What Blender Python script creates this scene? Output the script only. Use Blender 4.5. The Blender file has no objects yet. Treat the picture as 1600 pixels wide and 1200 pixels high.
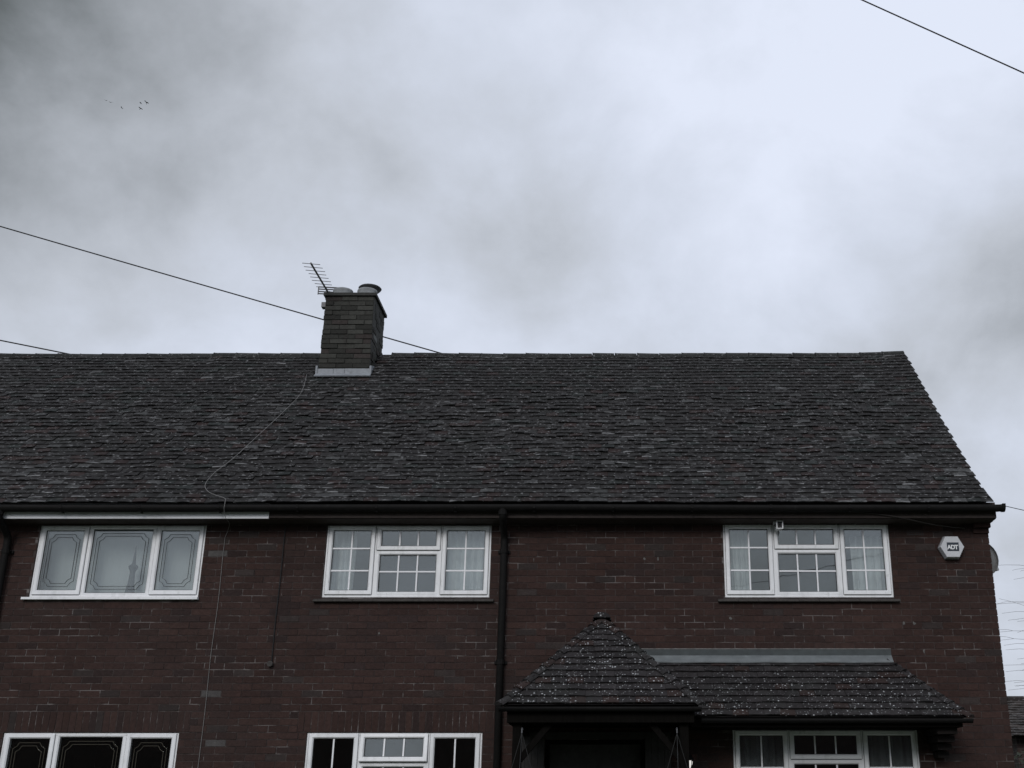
import bpy, bmesh, math, random
from mathutils import Vector, Matrix, noise

random.seed(7)
R = math.radians
scene = bpy.context.scene
C = scene.collection

# ------------------------------------------------------------------ camera
CAM_D, CAM_H, CAM_P = 13.066, 1.5, R(20)
cam_data = bpy.data.cameras.new('camera')
cam_data.sensor_width = 36.0
cam_data.lens = 39.964
cam_data.shift_x = -0.09875
cam_data.clip_end = 2000
cam = bpy.data.objects.new('camera', cam_data)
C.objects.link(cam)
cam.location = (0, -CAM_D, CAM_H)
cam.rotation_euler = (R(90) + CAM_P, 0, 0)
scene.camera = cam

# ------------------------------------------------------------------ sky, sun, exposure
SUN_EL, SUN_AZ = R(27), R(192)          # soft bright patch of cloud high behind the viewer
world = bpy.data.worlds.new('World')
scene.world = world
world.use_nodes = True
wn, wl = world.node_tree.nodes, world.node_tree.links
wn.clear()


def node(t, nodes=None, **kw):
    n = (nodes or wn).new(t)
    for k, v in kw.items():
        setattr(n, k, v)
    return n


w_out = node('ShaderNodeOutputWorld')
w_bg = node('ShaderNodeBackground')
w_bg.inputs['Strength'].default_value = 0.1
wl.new(w_bg.outputs[0], w_out.inputs[0])
sky = node('ShaderNodeTexSky', sky_type='NISHITA', sun_disc=False)
sky.sun_elevation = SUN_EL
sky.sun_rotation = SUN_AZ
w_tc = node('ShaderNodeTexCoord')
w_sep = node('ShaderNodeSeparateXYZ')
wl.new(w_tc.outputs['Generated'], w_sep.inputs[0])


def wmath(op, a, b=None, c=None):
    m = node('ShaderNodeMath', operation=op)
    for i, v in enumerate((a, b, c)):
        if v is None:
            continue
        if isinstance(v, (int, float)):
            m.inputs[i].default_value = v
        else:
            wl.new(v, m.inputs[i])
    return m.outputs[0]


# flat cloud deck: direction projected on a plane overhead
w_z = wmath('ADD', wmath('MAXIMUM', w_sep.outputs[2], 0.0), 0.75)
w_vec = node('ShaderNodeCombineXYZ')
wl.new(wmath('DIVIDE', w_sep.outputs[0], w_z), w_vec.inputs[0])
wl.new(wmath('DIVIDE', w_sep.outputs[1], w_z), w_vec.inputs[1])


def wnoise(scale, detail, rough, dist, off):
    mp = node('ShaderNodeMapping')
    mp.inputs['Location'].default_value = off
    wl.new(w_vec.outputs[0], mp.inputs['Vector'])
    n = node('ShaderNodeTexNoise')
    n.inputs['Scale'].default_value = scale
    n.inputs['Detail'].default_value = detail
    n.inputs['Roughness'].default_value = rough
    n.inputs['Distortion'].default_value = dist
    wl.new(mp.outputs[0], n.inputs['Vector'])
    return n.outputs['Fac']


def wblob(px, py, width, amount):
    """one soft cloud mass; its direction is given as angles (deg right of north, deg up)"""
    az, el = R(px), R(py)
    d = Vector((math.sin(az) * math.cos(el), math.cos(az) * math.cos(el), math.sin(el)))
    v = node('ShaderNodeVectorMath', operation='DISTANCE')
    wl.new(w_tc.outputs['Generated'], v.inputs[0])
    v.inputs[1].default_value = d
    q = wmath('DIVIDE', v.outputs['Value'], width)
    return wmath('MULTIPLY', wmath('EXPONENT', wmath('MULTIPLY', wmath('MULTIPLY', q, q), -1.0)), amount)


cl = wmath('MULTIPLY', wmath('SUBTRACT', wnoise(2.0, 5, 0.5, 0.2, (3.1, 1.7, 0)), 0.5), 0.60)
cl = wmath('ADD', cl, wmath('MULTIPLY', wmath('SUBTRACT', wnoise(6.5, 7, 0.58, 0.15, (7.7, 4.2, 0)), 0.5), 0.85))
cl = wmath('ADD', cl, wmath('MULTIPLY', wmath('SUBTRACT', wnoise(3.4, 5, 0.5, 0.2, (1.3, 9.2, 0)), 0.5), 0.45))
cl = wmath('ADD', cl, 0.665)
SKY_BLOBS = [(-37.0, 34.0, 0.20, -0.66), (-22.0, 29.5, 0.10, -0.05), (-3.9, 28.0, 0.06, -0.19), (21.5, 23.0, 0.085, -0.40), (15.0, 20.5, 0.05, -0.08), (-12.0, 33.0, 0.06, -0.07), (2.5, 24.0, 0.05, -0.06),
             (6.0, 30.5, 0.11, 0.17), (14.0, 36.0, 0.19, 0.30), (-8.0, 36.0, 0.10, 0.12), (-19.5, 25.0, 0.08, 0.06)]
for b in SKY_BLOBS:
    cl = wmath('ADD', cl, wblob(*b))
w_ramp = node('ShaderNodeValToRGB')
cr = w_ramp.color_ramp
cr.elements[0].position = 0.0
cr.elements[0].color = (0.13, 0.145, 0.15, 1)
cr.elements[1].position = 1.0
cr.elements[1].color = (0.78, 0.835, 0.97, 1)
for p, c in ((0.3, (0.36, 0.385, 0.42, 1)), (0.55, (0.535, 0.57, 0.635, 1)), (0.78, (0.66, 0.71, 0.82, 1))):
    e = cr.elements.new(p)
    e.color = c
wl.new(cl, w_ramp.inputs[0])
w_sc = node('ShaderNodeVectorMath', operation='SCALE')
wl.new(w_ramp.outputs[0], w_sc.inputs[0])
w_sc.inputs['Scale'].default_value = 10.0
w_mix = node('ShaderNodeMixRGB')
w_mix.inputs[0].default_value = 0.03
wl.new(w_sc.outputs[0], w_mix.inputs[1])
wl.new(sky.outputs[0], w_mix.inputs[2])
wl.new(w_mix.outputs[0], w_bg.inputs['Color'])

sun_d = bpy.data.lights.new('sun', 'SUN')
sun_d.energy = 1.2
sun_d.angle = R(20)
sun_d.color = (1.0, 0.98, 0.96)
sun = bpy.data.objects.new('sun', sun_d)
C.objects.link(sun)
sun.location = (-4, -20, 25)
sdir = Vector((math.sin(SUN_AZ) * math.cos(SUN_EL), math.cos(SUN_AZ) * math.cos(SUN_EL), math.sin(SUN_EL)))
sun.rotation_euler = (-sdir).to_track_quat('-Z', 'Y').to_euler()

scene.view_settings.view_transform = 'Standard'
scene.view_settings.look = 'None'
scene.view_settings.exposure = 0.0
scene.view_settings.gamma = 1.0
scene.view_settings.use_curve_mapping = False


# ------------------------------------------------------------------ helpers
def proj(p):
    """pixel of the 1600x1200 photograph a point falls on (used only to rank pieces by size)"""
    d, h = p[1] + CAM_D, p[2] - CAM_H
    zc = d * math.cos(CAM_P) + h * math.sin(CAM_P)
    return 958 + 1776.2 * p[0] / zc, 600 - 1776.2 * (h * math.cos(CAM_P) - d * math.sin(CAM_P)) / zc, zc


def tag(o, label=None, cat=None, group=None, kind=None):
    if label:
        o['label'] = label
    if cat:
        o['category'] = cat
    if group:
        o['group'] = group
    if kind:
        o['kind'] = kind
    return o


def empty(name, loc, label=None, cat=None, group=None):
    o = bpy.data.objects.new(name, None)
    o.empty_display_size = 0.2
    o.location = loc
    C.objects.link(o)
    return tag(o, label, cat, group)


class MB:
    """collects polygons (world coordinates) and links them as one mesh object"""
    def __init__(s):
        s.v, s.f, s.t = [], [], []

    def add(s, verts, faces, tint=(1, 1, 1)):
        b = len(s.v)
        s.v.extend([tuple(x) for x in verts])
        s.f.extend([tuple(b + i for i in f) for f in faces])
        s.t.extend(tint if isinstance(tint, list) else [tint] * len(verts))
        return s

    def box(s, x0, x1, y0, y1, z0, z1, tint=(1, 1, 1)):
        v = [(x, y, z) for z in (z0, z1) for y in (y0, y1) for x in (x0, x1)]
        return s.add(v, [(0, 2, 3, 1), (4, 5, 7, 6), (0, 1, 5, 4), (1, 3, 7, 5), (3, 2, 6, 7), (2, 0, 4, 6)], tint)

    def beam(s, a, b, w, h, up=(0, 0, 1), tint=(1, 1, 1)):
        a, b = Vector(a), Vector(b)
        d = (b - a).normalized()
        u = d.cross(Vector(up))
        if u.length < 1e-4:
            u = d.cross(Vector((0, 1, 0)))
        u.normalize()
        n = u.cross(d)
        v = [p + u * (sx * w / 2) + n * (sy * h / 2) for p in (a, b) for sy in (-1, 1) for sx in (-1, 1)]
        return s.add(v, [(0, 1, 3, 2), (4, 6, 7, 5), (0, 4, 5, 1), (1, 5, 7, 3), (3, 7, 6, 2), (2, 6, 4, 0)], tint)

    def tube(s, pts, r, n=6, r2=None, tint=(1, 1, 1), cap=True):
        pts = [Vector(p) for p in pts]
        m = len(pts)
        vs, fs = [], []
        ref = Vector((0.13, 0.37, 0.92)).normalized()
        for i, p in enumerate(pts):
            d = (pts[min(i + 1, m - 1)] - pts[max(i - 1, 0)]).normalized()
            rf = ref if abs(d.dot(ref)) < 0.95 else Vector((0.9, 0.1, 0.2)).normalized()
            u = d.cross(rf).normalized()
            w = d.cross(u)
            rr = r if r2 is None else r + (r2 - r) * i / max(1, m - 1)
            vs += [p + (u * math.cos(6.28318 * k / n) + w * math.sin(6.28318 * k / n)) * rr for k in range(n)]
        for i in range(m - 1):
            for k in range(n):
                a, b = i * n + k, i * n + (k + 1) % n
                fs.append((a, a + n, b + n, b))
        if cap:
            fs.append(tuple(range(n)))
            fs.append(tuple((m - 1) * n + k for k in range(n))[::-1])
        return s.add(vs, fs, tint)

    def lathe(s, prof, cx, cy, cz, n=16, tint=(1, 1, 1), jit=0.0):
        vs, fs = [], []
        for r, z in prof:
            for k in range(n):
                a = 6.28318 * k / n
                q = r * (1 + random.uniform(-jit, jit))
                vs.append((cx + q * math.cos(a), cy + q * math.sin(a), cz + z))
        for i in range(len(prof) - 1):
            for k in range(n):
                a, b = i * n + k, i * n + (k + 1) % n
                fs.append((a, b, b + n, a + n))
        fs.append(tuple(range(n))[::-1])
        fs.append(tuple((len(prof) - 1) * n + k for k in range(n)))
        return s.add(vs, fs, tint)

    def ring(s, x0, x1, z0, z1, w, yf, yb, yi=None, tint=(1, 1, 1)):
        """mitred rectangular frame; yf front, yb back, yi front plane at the inner edge"""
        yi = yf + 0.008 if yi is None else yi
        c = 0.006
        O = [(x0, z0), (x1, z0), (x1, z1), (x0, z1)]
        def inset(q):
            return [(x0 + q, z0 + q), (x1 - q, z0 + q), (x1 - q, z1 - q), (x0 + q, z1 - q)]
        loops = [(O, yb), (O, yf + c), (inset(c), yf), (inset(w - 0.012), yf), (inset(w), yi), (inset(w), yb)]
        vs = [(x, y, z) for L, y in loops for x, z in L]
        fs = []
        for i in range(len(loops) - 1):
            for k in range(4):
                a, b = i * 4 + k, i * 4 + (k + 1) % 4
                fs.append((a, b, b + 4, a + 4))
        return s.add(vs, fs, tint)

    def build(s, name, mat, parent=None, smooth=False, kind=None, label=None):
        me = bpy.data.meshes.new(name)
        me.from_pydata(s.v, [], s.f)
        a = me.attributes.new('tint', 'FLOAT_COLOR', 'POINT')
        a.data.foreach_set('color', [c for t in s.t for c in (t[0], t[1], t[2], 1.0)])
        me.materials.append(mat)
        if smooth:
            me.polygons.foreach_set('use_smooth', [True] * len(me.polygons))
        me.update()
        o = bpy.data.objects.new(name, me)
        C.objects.link(o)
        if parent:
            o.parent = parent
            pw = Vector((0, 0, 0))
            q = parent
            while q:                       # geometry is in world coordinates, parents only translated
                pw += Vector(q.location)
                q = q.parent
            o.location = -pw
        if kind:
            o['kind'] = kind
        if label:
            o['label'] = label
        return o


def smooth_path(pts, k=6):
    pts = [Vector(p) for p in pts]
    out = []
    for i in range(len(pts) - 1):
        p0, p1, p2, p3 = pts[max(i - 1, 0)], pts[i], pts[i + 1], pts[min(i + 2, len(pts) - 1)]
        for j in range(k):
            t = j / k
            out.append(0.5 * ((2 * p1) + (p2 - p0) * t + (2 * p0 - 5 * p1 + 4 * p2 - p3) * t * t + (3 * p1 - p0 - 3 * p2 + p3) * t ** 3))
    out.append(pts[-1])
    return out


def sagged(a, b, sag, n=24):
    a, b = Vector(a), Vector(b)
    return [a.lerp(b, i / n) - Vector((0, 0, sag * 4 * (i / n) * (1 - i / n))) for i in range(n + 1)]


# ------------------------------------------------------------------ materials
def mat(name, col, rough=0.7, tint=False, var=0.25, vscale=14, bump=0.0, bscale=60, spec=0.4, metal=0.0,
        spots=None, stain=None, stretch=(1, 1, 1)):
    m = bpy.data.materials.new(name)
    m.use_nodes = True
    nd, lk = m.node_tree.nodes, m.node_tree.links
    bs = nd['Principled BSDF']
    bs.inputs['Roughness'].default_value = rough
    bs.inputs['Metallic'].default_value = metal
    bs.inputs['Specular IOR Level'].default_value = spec
    geo = nd.new('ShaderNodeNewGeometry')
    mp = nd.new('ShaderNodeMapping')
    mp.inputs['Scale'].default_value = stretch
    lk.new(geo.outputs['Position'], mp.inputs['Vector'])
    nz = nd.new('ShaderNodeTexNoise')
    nz.inputs['Scale'].default_value = vscale
    nz.inputs['Detail'].default_value = 6
    nz.inputs['Roughness'].default_value = 0.65
    lk.new(mp.outputs[0], nz.inputs['Vector'])
    mr = nd.new('ShaderNodeMapRange')
    mr.inputs['From Min'].default_value = 0.25
    mr.inputs['From Max'].default_value = 0.75
    mr.inputs['To Min'].default_value = 1 - var
    mr.inputs['To Max'].default_value = 1 + var
    lk.new(nz.outputs['Fac'], mr.inputs['Value'])
    base = nd.new('ShaderNodeVectorMath')
    base.operation = 'SCALE'
    if tint:
        at = nd.new('ShaderNodeAttribute')
        at.attribute_name = 'tint'
        mul = nd.new('ShaderNodeVectorMath')
        mul.operation = 'MULTIPLY'
        mul.inputs[1].default_value = col
        lk.new(at.outputs['Color'], mul.inputs[0])
        lk.new(mul.outputs[0], base.inputs[0])
    else:
        base.inputs[0].default_value = col
    lk.new(mr.outputs[0], base.inputs['Scale'])
    cur = base.outputs[0]

    def over(fac, c):
        nonlocal cur
        mx = nd.new('ShaderNodeMixRGB')
        lk.new(fac, mx.inputs[0])
        lk.new(cur, mx.inputs[1])
        mx.inputs[2].default_value = (*c, 1)
        cur = mx.outputs[0]

    def ranged(v, a, b, hi=1.0):
        q = nd.new('ShaderNodeMapRange')
        q.inputs['From Min'].default_value = a
        q.inputs['From Max'].default_value = b
        q.inputs['To Max'].default_value = hi
        lk.new(v, q.inputs['Value'])
        return q.outputs[0]

    for (sc, a, b, hi, c, st) in (stain or []):         # irregular patches: dirt, lichen, flaking
        mq = nd.new('ShaderNodeMapping')
        mq.inputs['Scale'].default_value = st
        mq.inputs['Location'].default_value = (sc * 1.7, sc * 0.6, 2.0)
        lk.new(geo.outputs['Position'], mq.inputs['Vector'])
        q = nd.new('ShaderNodeTexNoise')
        q.inputs['Scale'].default_value = sc
        q.inputs['Detail'].default_value = 5
        q.inputs['Roughness'].default_value = 0.6
        lk.new(mq.outputs[0], q.inputs['Vector'])
        over(ranged(q.outputs['Fac'], a, b, hi), c)
    for (sc, rad, dens, c) in (spots or []):             # round lichen spots
        vo = nd.new('ShaderNodeTexVoronoi')
        vo.inputs['Scale'].default_value = sc
        wob = nd.new('ShaderNodeTexNoise')
        wob.inputs['Scale'].default_value = sc * 2.5
        lk.new(geo.outputs['Position'], wob.inputs['Vector'])
        ad = nd.new('ShaderNodeMixRGB')
        ad.blend_type = 'ADD'
        ad.inputs[0].default_value = 0.35 / sc
        lk.new(geo.outputs['Position'], ad.inputs[1])
        lk.new(wob.outputs['Color'], ad.inputs[2])
        lk.new(ad.outputs[0], vo.inputs['Vector'])
        sepc = nd.new('ShaderNodeSeparateColor')
        lk.new(vo.outputs['Color'], sepc.inputs[0])
        big = nd.new('ShaderNodeMath')                  # each spot its own radius, many none at all
        big.operation = 'MULTIPLY_ADD'
        lk.new(sepc.outputs[0], big.inputs[0])
        big.inputs[1].default_value = rad / max(0.02, dens)
        big.inputs[2].default_value = rad - rad / max(0.02, dens)
        cm = nd.new('ShaderNodeMath')
        cm.operation = 'SUBTRACT'
        lk.new(big.outputs[0], cm.inputs[0])
        lk.new(vo.outputs['Distance'], cm.inputs[1])
        msk = nd.new('ShaderNodeTexNoise')
        msk.inputs['Scale'].default_value = 3.0
        lk.new(geo.outputs['Position'], msk.inputs['Vector'])
        pm = nd.new('ShaderNodeMath')
        pm.operation = 'MULTIPLY'
        lk.new(ranged(cm.outputs[0], 0.0, 0.15, 0.9), pm.inputs[0])
        lk.new(ranged(msk.outputs['Fac'], 0.30, 0.46), pm.inputs[1])
        sy = nd.new('ShaderNodeSeparateXYZ')             # lichen likes the open, not the strip sheltered by the wall
        lk.new(geo.outputs['Position'], sy.inputs[0])
        ny = nd.new('ShaderNodeMath')
        ny.operation = 'MULTIPLY'
        ny.inputs[1].default_value = -1.0
        lk.new(sy.outputs[1], ny.inputs[0])
        pm2 = nd.new('ShaderNodeMath')
        pm2.operation = 'MULTIPLY'
        lk.new(pm.outputs[0], pm2.inputs[0])
        lk.new(ranged(ny.outputs[0], 0.10, 0.34), pm2.inputs[1])
        over(pm2.outputs[0], c)
    lk.new(cur, bs.inputs['Base Color'])
    if bump:
        bz = nd.new('ShaderNodeTexNoise')
        bz.inputs['Scale'].default_value = bscale
        bz.inputs['Detail'].default_value = 4
        lk.new(geo.outputs['Position'], bz.inputs['Vector'])
        bu = nd.new('ShaderNodeBump')
        bu.inputs['Strength'].default_value = bump
        bu.inputs['Distance'].default_value = 0.01
        lk.new(bz.outputs['Fac'], bu.inputs['Height'])
        lk.new(bu.outputs[0], bs.inputs['Normal'])
    return m


def glass_mat(name, refl, tint, rough=0.0):
    m = bpy.data.materials.new(name)
    m.use_nodes = True
    nd, lk = m.node_tree.nodes, m.node_tree.links
    nd.remove(nd['Principled BSDF'])
    tr = nd.new('ShaderNodeBsdfTransparent')
    tr.inputs[0].default_value = (*tint, 1)
    gl = nd.new('ShaderNodeBsdfGlossy')
    gl.inputs['Roughness'].default_value = rough
    gl.inputs['Color'].default_value = (0.95, 1, 0.99, 1)
    mx = nd.new('ShaderNodeMixShader')
    mx.inputs[0].default_value = refl
    lk.new(tr.outputs[0], mx.inputs[1])
    lk.new(gl.outputs[0], mx.inputs[2])
    geo = nd.new('ShaderNodeNewGeometry')
    nz = nd.new('ShaderNodeTexNoise')                    # panes are never quite flat
    nz.inputs['Scale'].default_value = 2.2
    lk.new(geo.outputs['Position'], nz.inputs['Vector'])
    bu = nd.new('ShaderNodeBump')
    bu.inputs['Strength'].default_value = 0.05
    bu.inputs['Distance'].default_value = 0.02
    lk.new(nz.outputs['Fac'], bu.inputs['Height'])
    lk.new(bu.outputs[0], gl.inputs['Normal'])
    lk.new(mx.outputs[0], nd['Material Output'].inputs[0])
    return m


M = {}
M['brick'] = mat('brick', (1, 1, 1), 0.9, tint=True, var=0.28, vscale=26, bump=0.35, bscale=90, spec=0.15,
                 stain=[(45, 0.70, 0.78, 0.5, (0.16, 0.15, 0.14), (1, 1, 1)), (1.1, 0.5, 0.75, 0.4, (0.030, 0.027, 0.026), (1, 1, 1)), (1.6, 0.52, 0.72, 0.4, (0.026, 0.020, 0.019), (2.2, 1, 0.35))])
M['mortar'] = mat('mortar', (0.062, 0.05, 0.047), 0.95, var=0.4, vscale=8, bump=0.3, spec=0.1,
                  stain=[(7.0, 0.53, 0.62, 0.85, (0.17, 0.155, 0.15), (0.45, 1, 1.6)), (2.4, 0.5, 0.58, 0.9, (0.036, 0.028, 0.027), (1, 1, 1))])
M['tile'] = mat('roof_tile', (1, 1, 1), 0.85, tint=True, var=0.4, vscale=22, bump=0.5, bscale=70, spec=0.2,
                stain=[(2.0, 0.5, 0.7, 0.5, (0.022, 0.024, 0.022), (1, 1, 1)), (30, 0.595, 0.65, 0.85, (0.19, 0.19, 0.192), (0.75, 1, 1)), (9, 0.57, 0.68, 0.4, (0.07, 0.07, 0.07), (0.8, 1, 1))])
M['porch_tile'] = mat('porch_tile', (1, 1, 1), 0.85, tint=True, var=0.35, vscale=22, bump=0.4, bscale=70, spec=0.2,
                      stain=[(2.5, 0.5, 0.7, 0.5, (0.03, 0.033, 0.03), (1, 1, 1))],
                      spots=[(38, 0.43, 0.46, (0.47, 0.48, 0.49)), (66, 0.42, 0.30, (0.36, 0.365, 0.37))])
M['deck'] = mat('roof_underlay', (0.012, 0.011, 0.011), 0.95, spec=0.1)
M['upvc'] = mat('white_plastic', (0.82, 0.825, 0.84), 0.35, var=0.05, vscale=5,
                stain=[(3.5, 0.50, 0.75, 0.45, (0.46, 0.47, 0.47), (3, 1, 0.6)), (16, 0.60, 0.74, 0.4, (0.36, 0.37, 0.35), (1.5, 1, 0.7))])
M['seal'] = mat('rubber_seal', (0.012, 0.012, 0.013), 0.6)
M['gap'] = mat('gap_seal_shade', (0.05, 0.052, 0.055), 0.8)  # dark tone for the sash seal and its shadow line
M['bar'] = mat('glazing_bar_white', (0.8, 0.8, 0.82), 0.4, var=0.04)
M['came'] = mat('lead_came', (0.035, 0.037, 0.04), 0.5)
M['glass_up'] = glass_mat('glass_upstairs', 0.12, (0.8, 0.82, 0.81))
M['glass_down'] = glass_mat('glass_downstairs', 0.09, (0.7, 0.72, 0.72))
M['room'] = mat('plaster_room', (0.32, 0.31, 0.29), 0.9, var=0.1)
M['net'] = mat('net_curtain', (0.78, 0.80, 0.83), 0.9, var=0.1, vscale=4)
M['blind'] = mat('pale_blind', (0.66, 0.68, 0.70), 0.9, var=0.08, vscale=3)
M['drape'] = mat('grey_drape', (0.55, 0.55, 0.56), 0.9, var=0.15, vscale=4)
M['black_plastic'] = mat('black_plastic', (0.0095, 0.009, 0.0088), 0.7, var=0.3, spec=0.12,
                         stain=[(9, 0.64, 0.74, 0.3, (0.035, 0.035, 0.032), (1, 1, 1))])
M['fascia_dark'] = mat('brown_stained_board', (0.045, 0.034, 0.031), 0.8, var=0.3,
                       stain=[(7, 0.70, 0.73, 0.8, (0.22, 0.21, 0.2), (0.35, 1, 2.0))])
M['fascia_white'] = mat('white_painted_board', (0.68, 0.69, 0.71), 0.5, var=0.06,
                        stain=[(5, 0.58, 0.72, 0.5, (0.25, 0.25, 0.25), (0.4, 1, 1))])
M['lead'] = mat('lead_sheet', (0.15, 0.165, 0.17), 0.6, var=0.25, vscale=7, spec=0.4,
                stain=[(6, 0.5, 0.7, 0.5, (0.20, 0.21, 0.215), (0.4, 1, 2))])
M['fillet'] = mat('pale_fillet', (0.16, 0.155, 0.15), 0.9, var=0.5, vscale=20)
M['lead_dark'] = mat('dark_lead_sheet', (0.052, 0.060, 0.062), 0.7, var=0.3, vscale=9, spec=0.3,  # darker lead tone for the upright flashing
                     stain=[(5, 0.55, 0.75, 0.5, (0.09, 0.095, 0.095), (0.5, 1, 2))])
M['lead_old'] = mat('weathered_lead', (0.24, 0.255, 0.275), 0.6, var=0.25, vscale=10, stain=[(9, 0.52, 0.66, 0.6, (0.12, 0.125, 0.13), (1, 1, 1)), (14, 0.6, 0.7, 0.6, (0.36, 0.37, 0.38), (1, 1, 1))])
M['clay'] = mat('clay_pot', (0.22, 0.23, 0.235), 0.85, var=0.25, vscale=18, bump=0.3)
M['cowl'] = mat('dark_cowl', (0.035, 0.036, 0.037), 0.7, var=0.2)
M['cement'] = mat('cement', (0.040, 0.040, 0.037), 0.95, var=0.4, vscale=12, bump=0.4)
M['chain'] = mat('dull_chain', (0.02, 0.02, 0.02), 0.7)
M['metal'] = mat('grey_metal', (0.1, 0.1, 0.105), 0.5, metal=0.3)
M['sill'] = mat('tile_sill', (0.05, 0.045, 0.042), 0.8, var=0.4, vscale=16, bump=0.3)
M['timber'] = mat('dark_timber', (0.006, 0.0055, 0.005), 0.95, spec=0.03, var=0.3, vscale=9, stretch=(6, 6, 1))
M['wire'] = mat('black_cable', (0.012, 0.012, 0.013), 0.7)
M['cable_white'] = mat('grey_white_cable', (0.20, 0.195, 0.19), 0.6, var=0.2)
M['alarm'] = mat('alarm_plastic', (0.55, 0.56, 0.585), 0.45, var=0.06)
M['alarm_side'] = mat('alarm_side_plastic', (0.17, 0.17, 0.18), 0.5, var=0.15)
M['logo_dark'] = mat('logo_ink', (0.02, 0.03, 0.045), 0.5, var=0.05)
M['logo_white'] = mat('logo_white', (0.78, 0.79, 0.8), 0.5, var=0.03)
M['dish'] = mat('dish_paint', (0.42, 0.43, 0.44), 0.5, var=0.1)
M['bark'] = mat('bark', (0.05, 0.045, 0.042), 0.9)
M['twig'] = mat('grey_twig', (0.13, 0.125, 0.12), 0.9)
M['leaf'] = mat('hedge_leaf', (1, 1, 1), 0.7, tint=True, var=0.2)
M['ground'] = mat('ground_grass', (0.06, 0.075, 0.045), 0.95, var=0.4, vscale=1.5)
M['asphalt'] = mat('asphalt', (0.05, 0.05, 0.052), 0.9, var=0.2, vscale=6)
M['bird'] = mat('bird_feather', (0.07, 0.07, 0.075), 0.8)
M['ornament'] = mat('ornament_bronze', (0.04, 0.042, 0.041), 0.6)
M['moss'] = mat('basket_moss', (0.035, 0.04, 0.025), 0.95, var=0.4, bump=0.5)
M['door'] = mat('door_paint', (0.045, 0.043, 0.042), 0.85, spec=0.1)
lm = bpy.data.materials.new('lamp_glow')
lm.use_nodes = True
lm.node_tree.nodes['Principled BSDF'].inputs['Base Color'].default_value = (0.8, 0.8, 0.78, 1)
lm.node_tree.nodes['Principled BSDF'].inputs['Emission Color'].default_value = (1, 0.97, 0.92, 1)
lm.node_tree.nodes['Principled BSDF'].inputs['Emission Strength'].default_value = 0.75
M['glow'] = lm

# ------------------------------------------------------------------ ground
tag(MB().box(-400, 400, -400, 600, -0.5, 0.0).build('ground', M['ground']), kind='structure')
tag(MB().box(-200, 200, -21, -14.5, -0.3, 0.004).build('road', M['asphalt']), kind='structure')
tag(MB().box(-200, 200, -14.4, -12.4, -0.3, 0.11).build('pavement', M['asphalt']), kind='structure')

# ================================================================== the house
XL, XR = -11.0, 4.38                   # wall ends
house = empty('brick_house', (0, 0, 0), 'long dark red brick house with mossy tiled roof, brick chimney and white windows', 'house')

# window openings in the front wall: x0, x1, z0, z1
WIN = {
    'ul': (-6.70, -4.755, 3.655, 4.50), 'um': (-3.342, -1.418, 3.655, 4.50), 'ur': (1.281, 3.222, 3.655, 4.515),
    'll': (-6.710, -4.776, 0.975, 2.175), 'lm': (-3.370, -1.437, 0.975, 2.175), 'lr': (1.314, 3.351, 0.975, 2.205),
}
DOOR = (-0.75, 0.35, 0.0, 2.1)
opens = list(WIN.values()) + [DOOR]

# ---- wall slab with openings (mortar shows in the joints between proud bricks)
mb = MB()
xs = sorted({XL + 0.006, XR - 0.006} | {o[0] for o in opens} | {o[1] for o in opens})
for a, b in zip(xs, xs[1:]):
    zs = [(0.0, 4.72)]
    for o in opens:
        if o[0] <= a + 1e-6 and o[1] >= b - 1e-6:
            nz_ = []
            for z0, z1 in zs:
                if o[2] > z0:
                    nz_.append((z0, min(z1, o[2])))
                if o[3] < z1:
                    nz_.append((max(z0, o[3]), z1))
            zs = [q for q in nz_ if q[1] - q[0] > 1e-4]
    for z0, z1 in zs:
        mb.box(a, b, 0.0042, 0.28, z0, z1)
wall = mb.build('wall', M['mortar'], house)


def brick_tint(x, z):
    n = noise.noise(Vector((x * 0.55, z * 0.9, 3.3)))
    g = noise.noise(Vector((x * 1.7, z * 4.0, 9.1)))
    k = random.uniform(0.85, 1.15) * (1 + 0.16 * n + 0.10 * g)
    c = Vector((0.0415, 0.0242, 0.0210)) * k
    r = random.random()
    if r < 0.09:
        c = Vector((0.034, 0.022, 0.0205)) * k
    elif r < 0.20:
        c = Vector((0.046, 0.0265, 0.0225)) * k
    elif r < 0.24:
        c = Vector((0.04, 0.031, 0.029)) * k
    sm = max(0.0, min(1.0, (n + 0.15) * 1.2)) * (0.5 if z > 3.9 and x > 3.0 else 0.15)
    c = c.lerp(Vector((0.032, 0.027, 0.026)), sm)
    return tuple(c)


pieces = []                            # (area, verts, faces, tint)
BF = [(0, 1, 5, 4), (1, 3, 7, 5), (2, 0, 4, 6), (4, 5, 7, 6), (0, 2, 3, 1)]


def brick_box(x0, x1, z0, z1, y0=0.0, y1=0.06, tint=None):
    j = lambda: random.uniform(-0.0022, 0.0022)
    yo = y0 + random.uniform(-0.0025, 0.002)
    tw = random.uniform(-0.0015, 0.0015)
    v = [(x0 + j(), yo + tw, z0 + j()), (x1 + j(), yo - tw, z0 + j()), (x0, y1, z0), (x1, y1, z0),
         (x0 + j(), yo + tw, z1 + j()), (x1 + j(), yo - tw, z1 + j()), (x0, y1, z1), (x1, y1, z1)]
    cx, cz = (x0 + x1) / 2, (z0 + z1) / 2
    px, py, zc = proj((cx, y0, cz))
    a = (x1 - x0) * (z1 - z0) / zc ** 2
    if not (15 < px < 1585 and py < 1190) or (-1.15 < cx < 3.75 and cz < 2.98):
        a *= 0.01
    pieces.append((a, v, BF, tint or brick_tint(cx, cz)))


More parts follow.
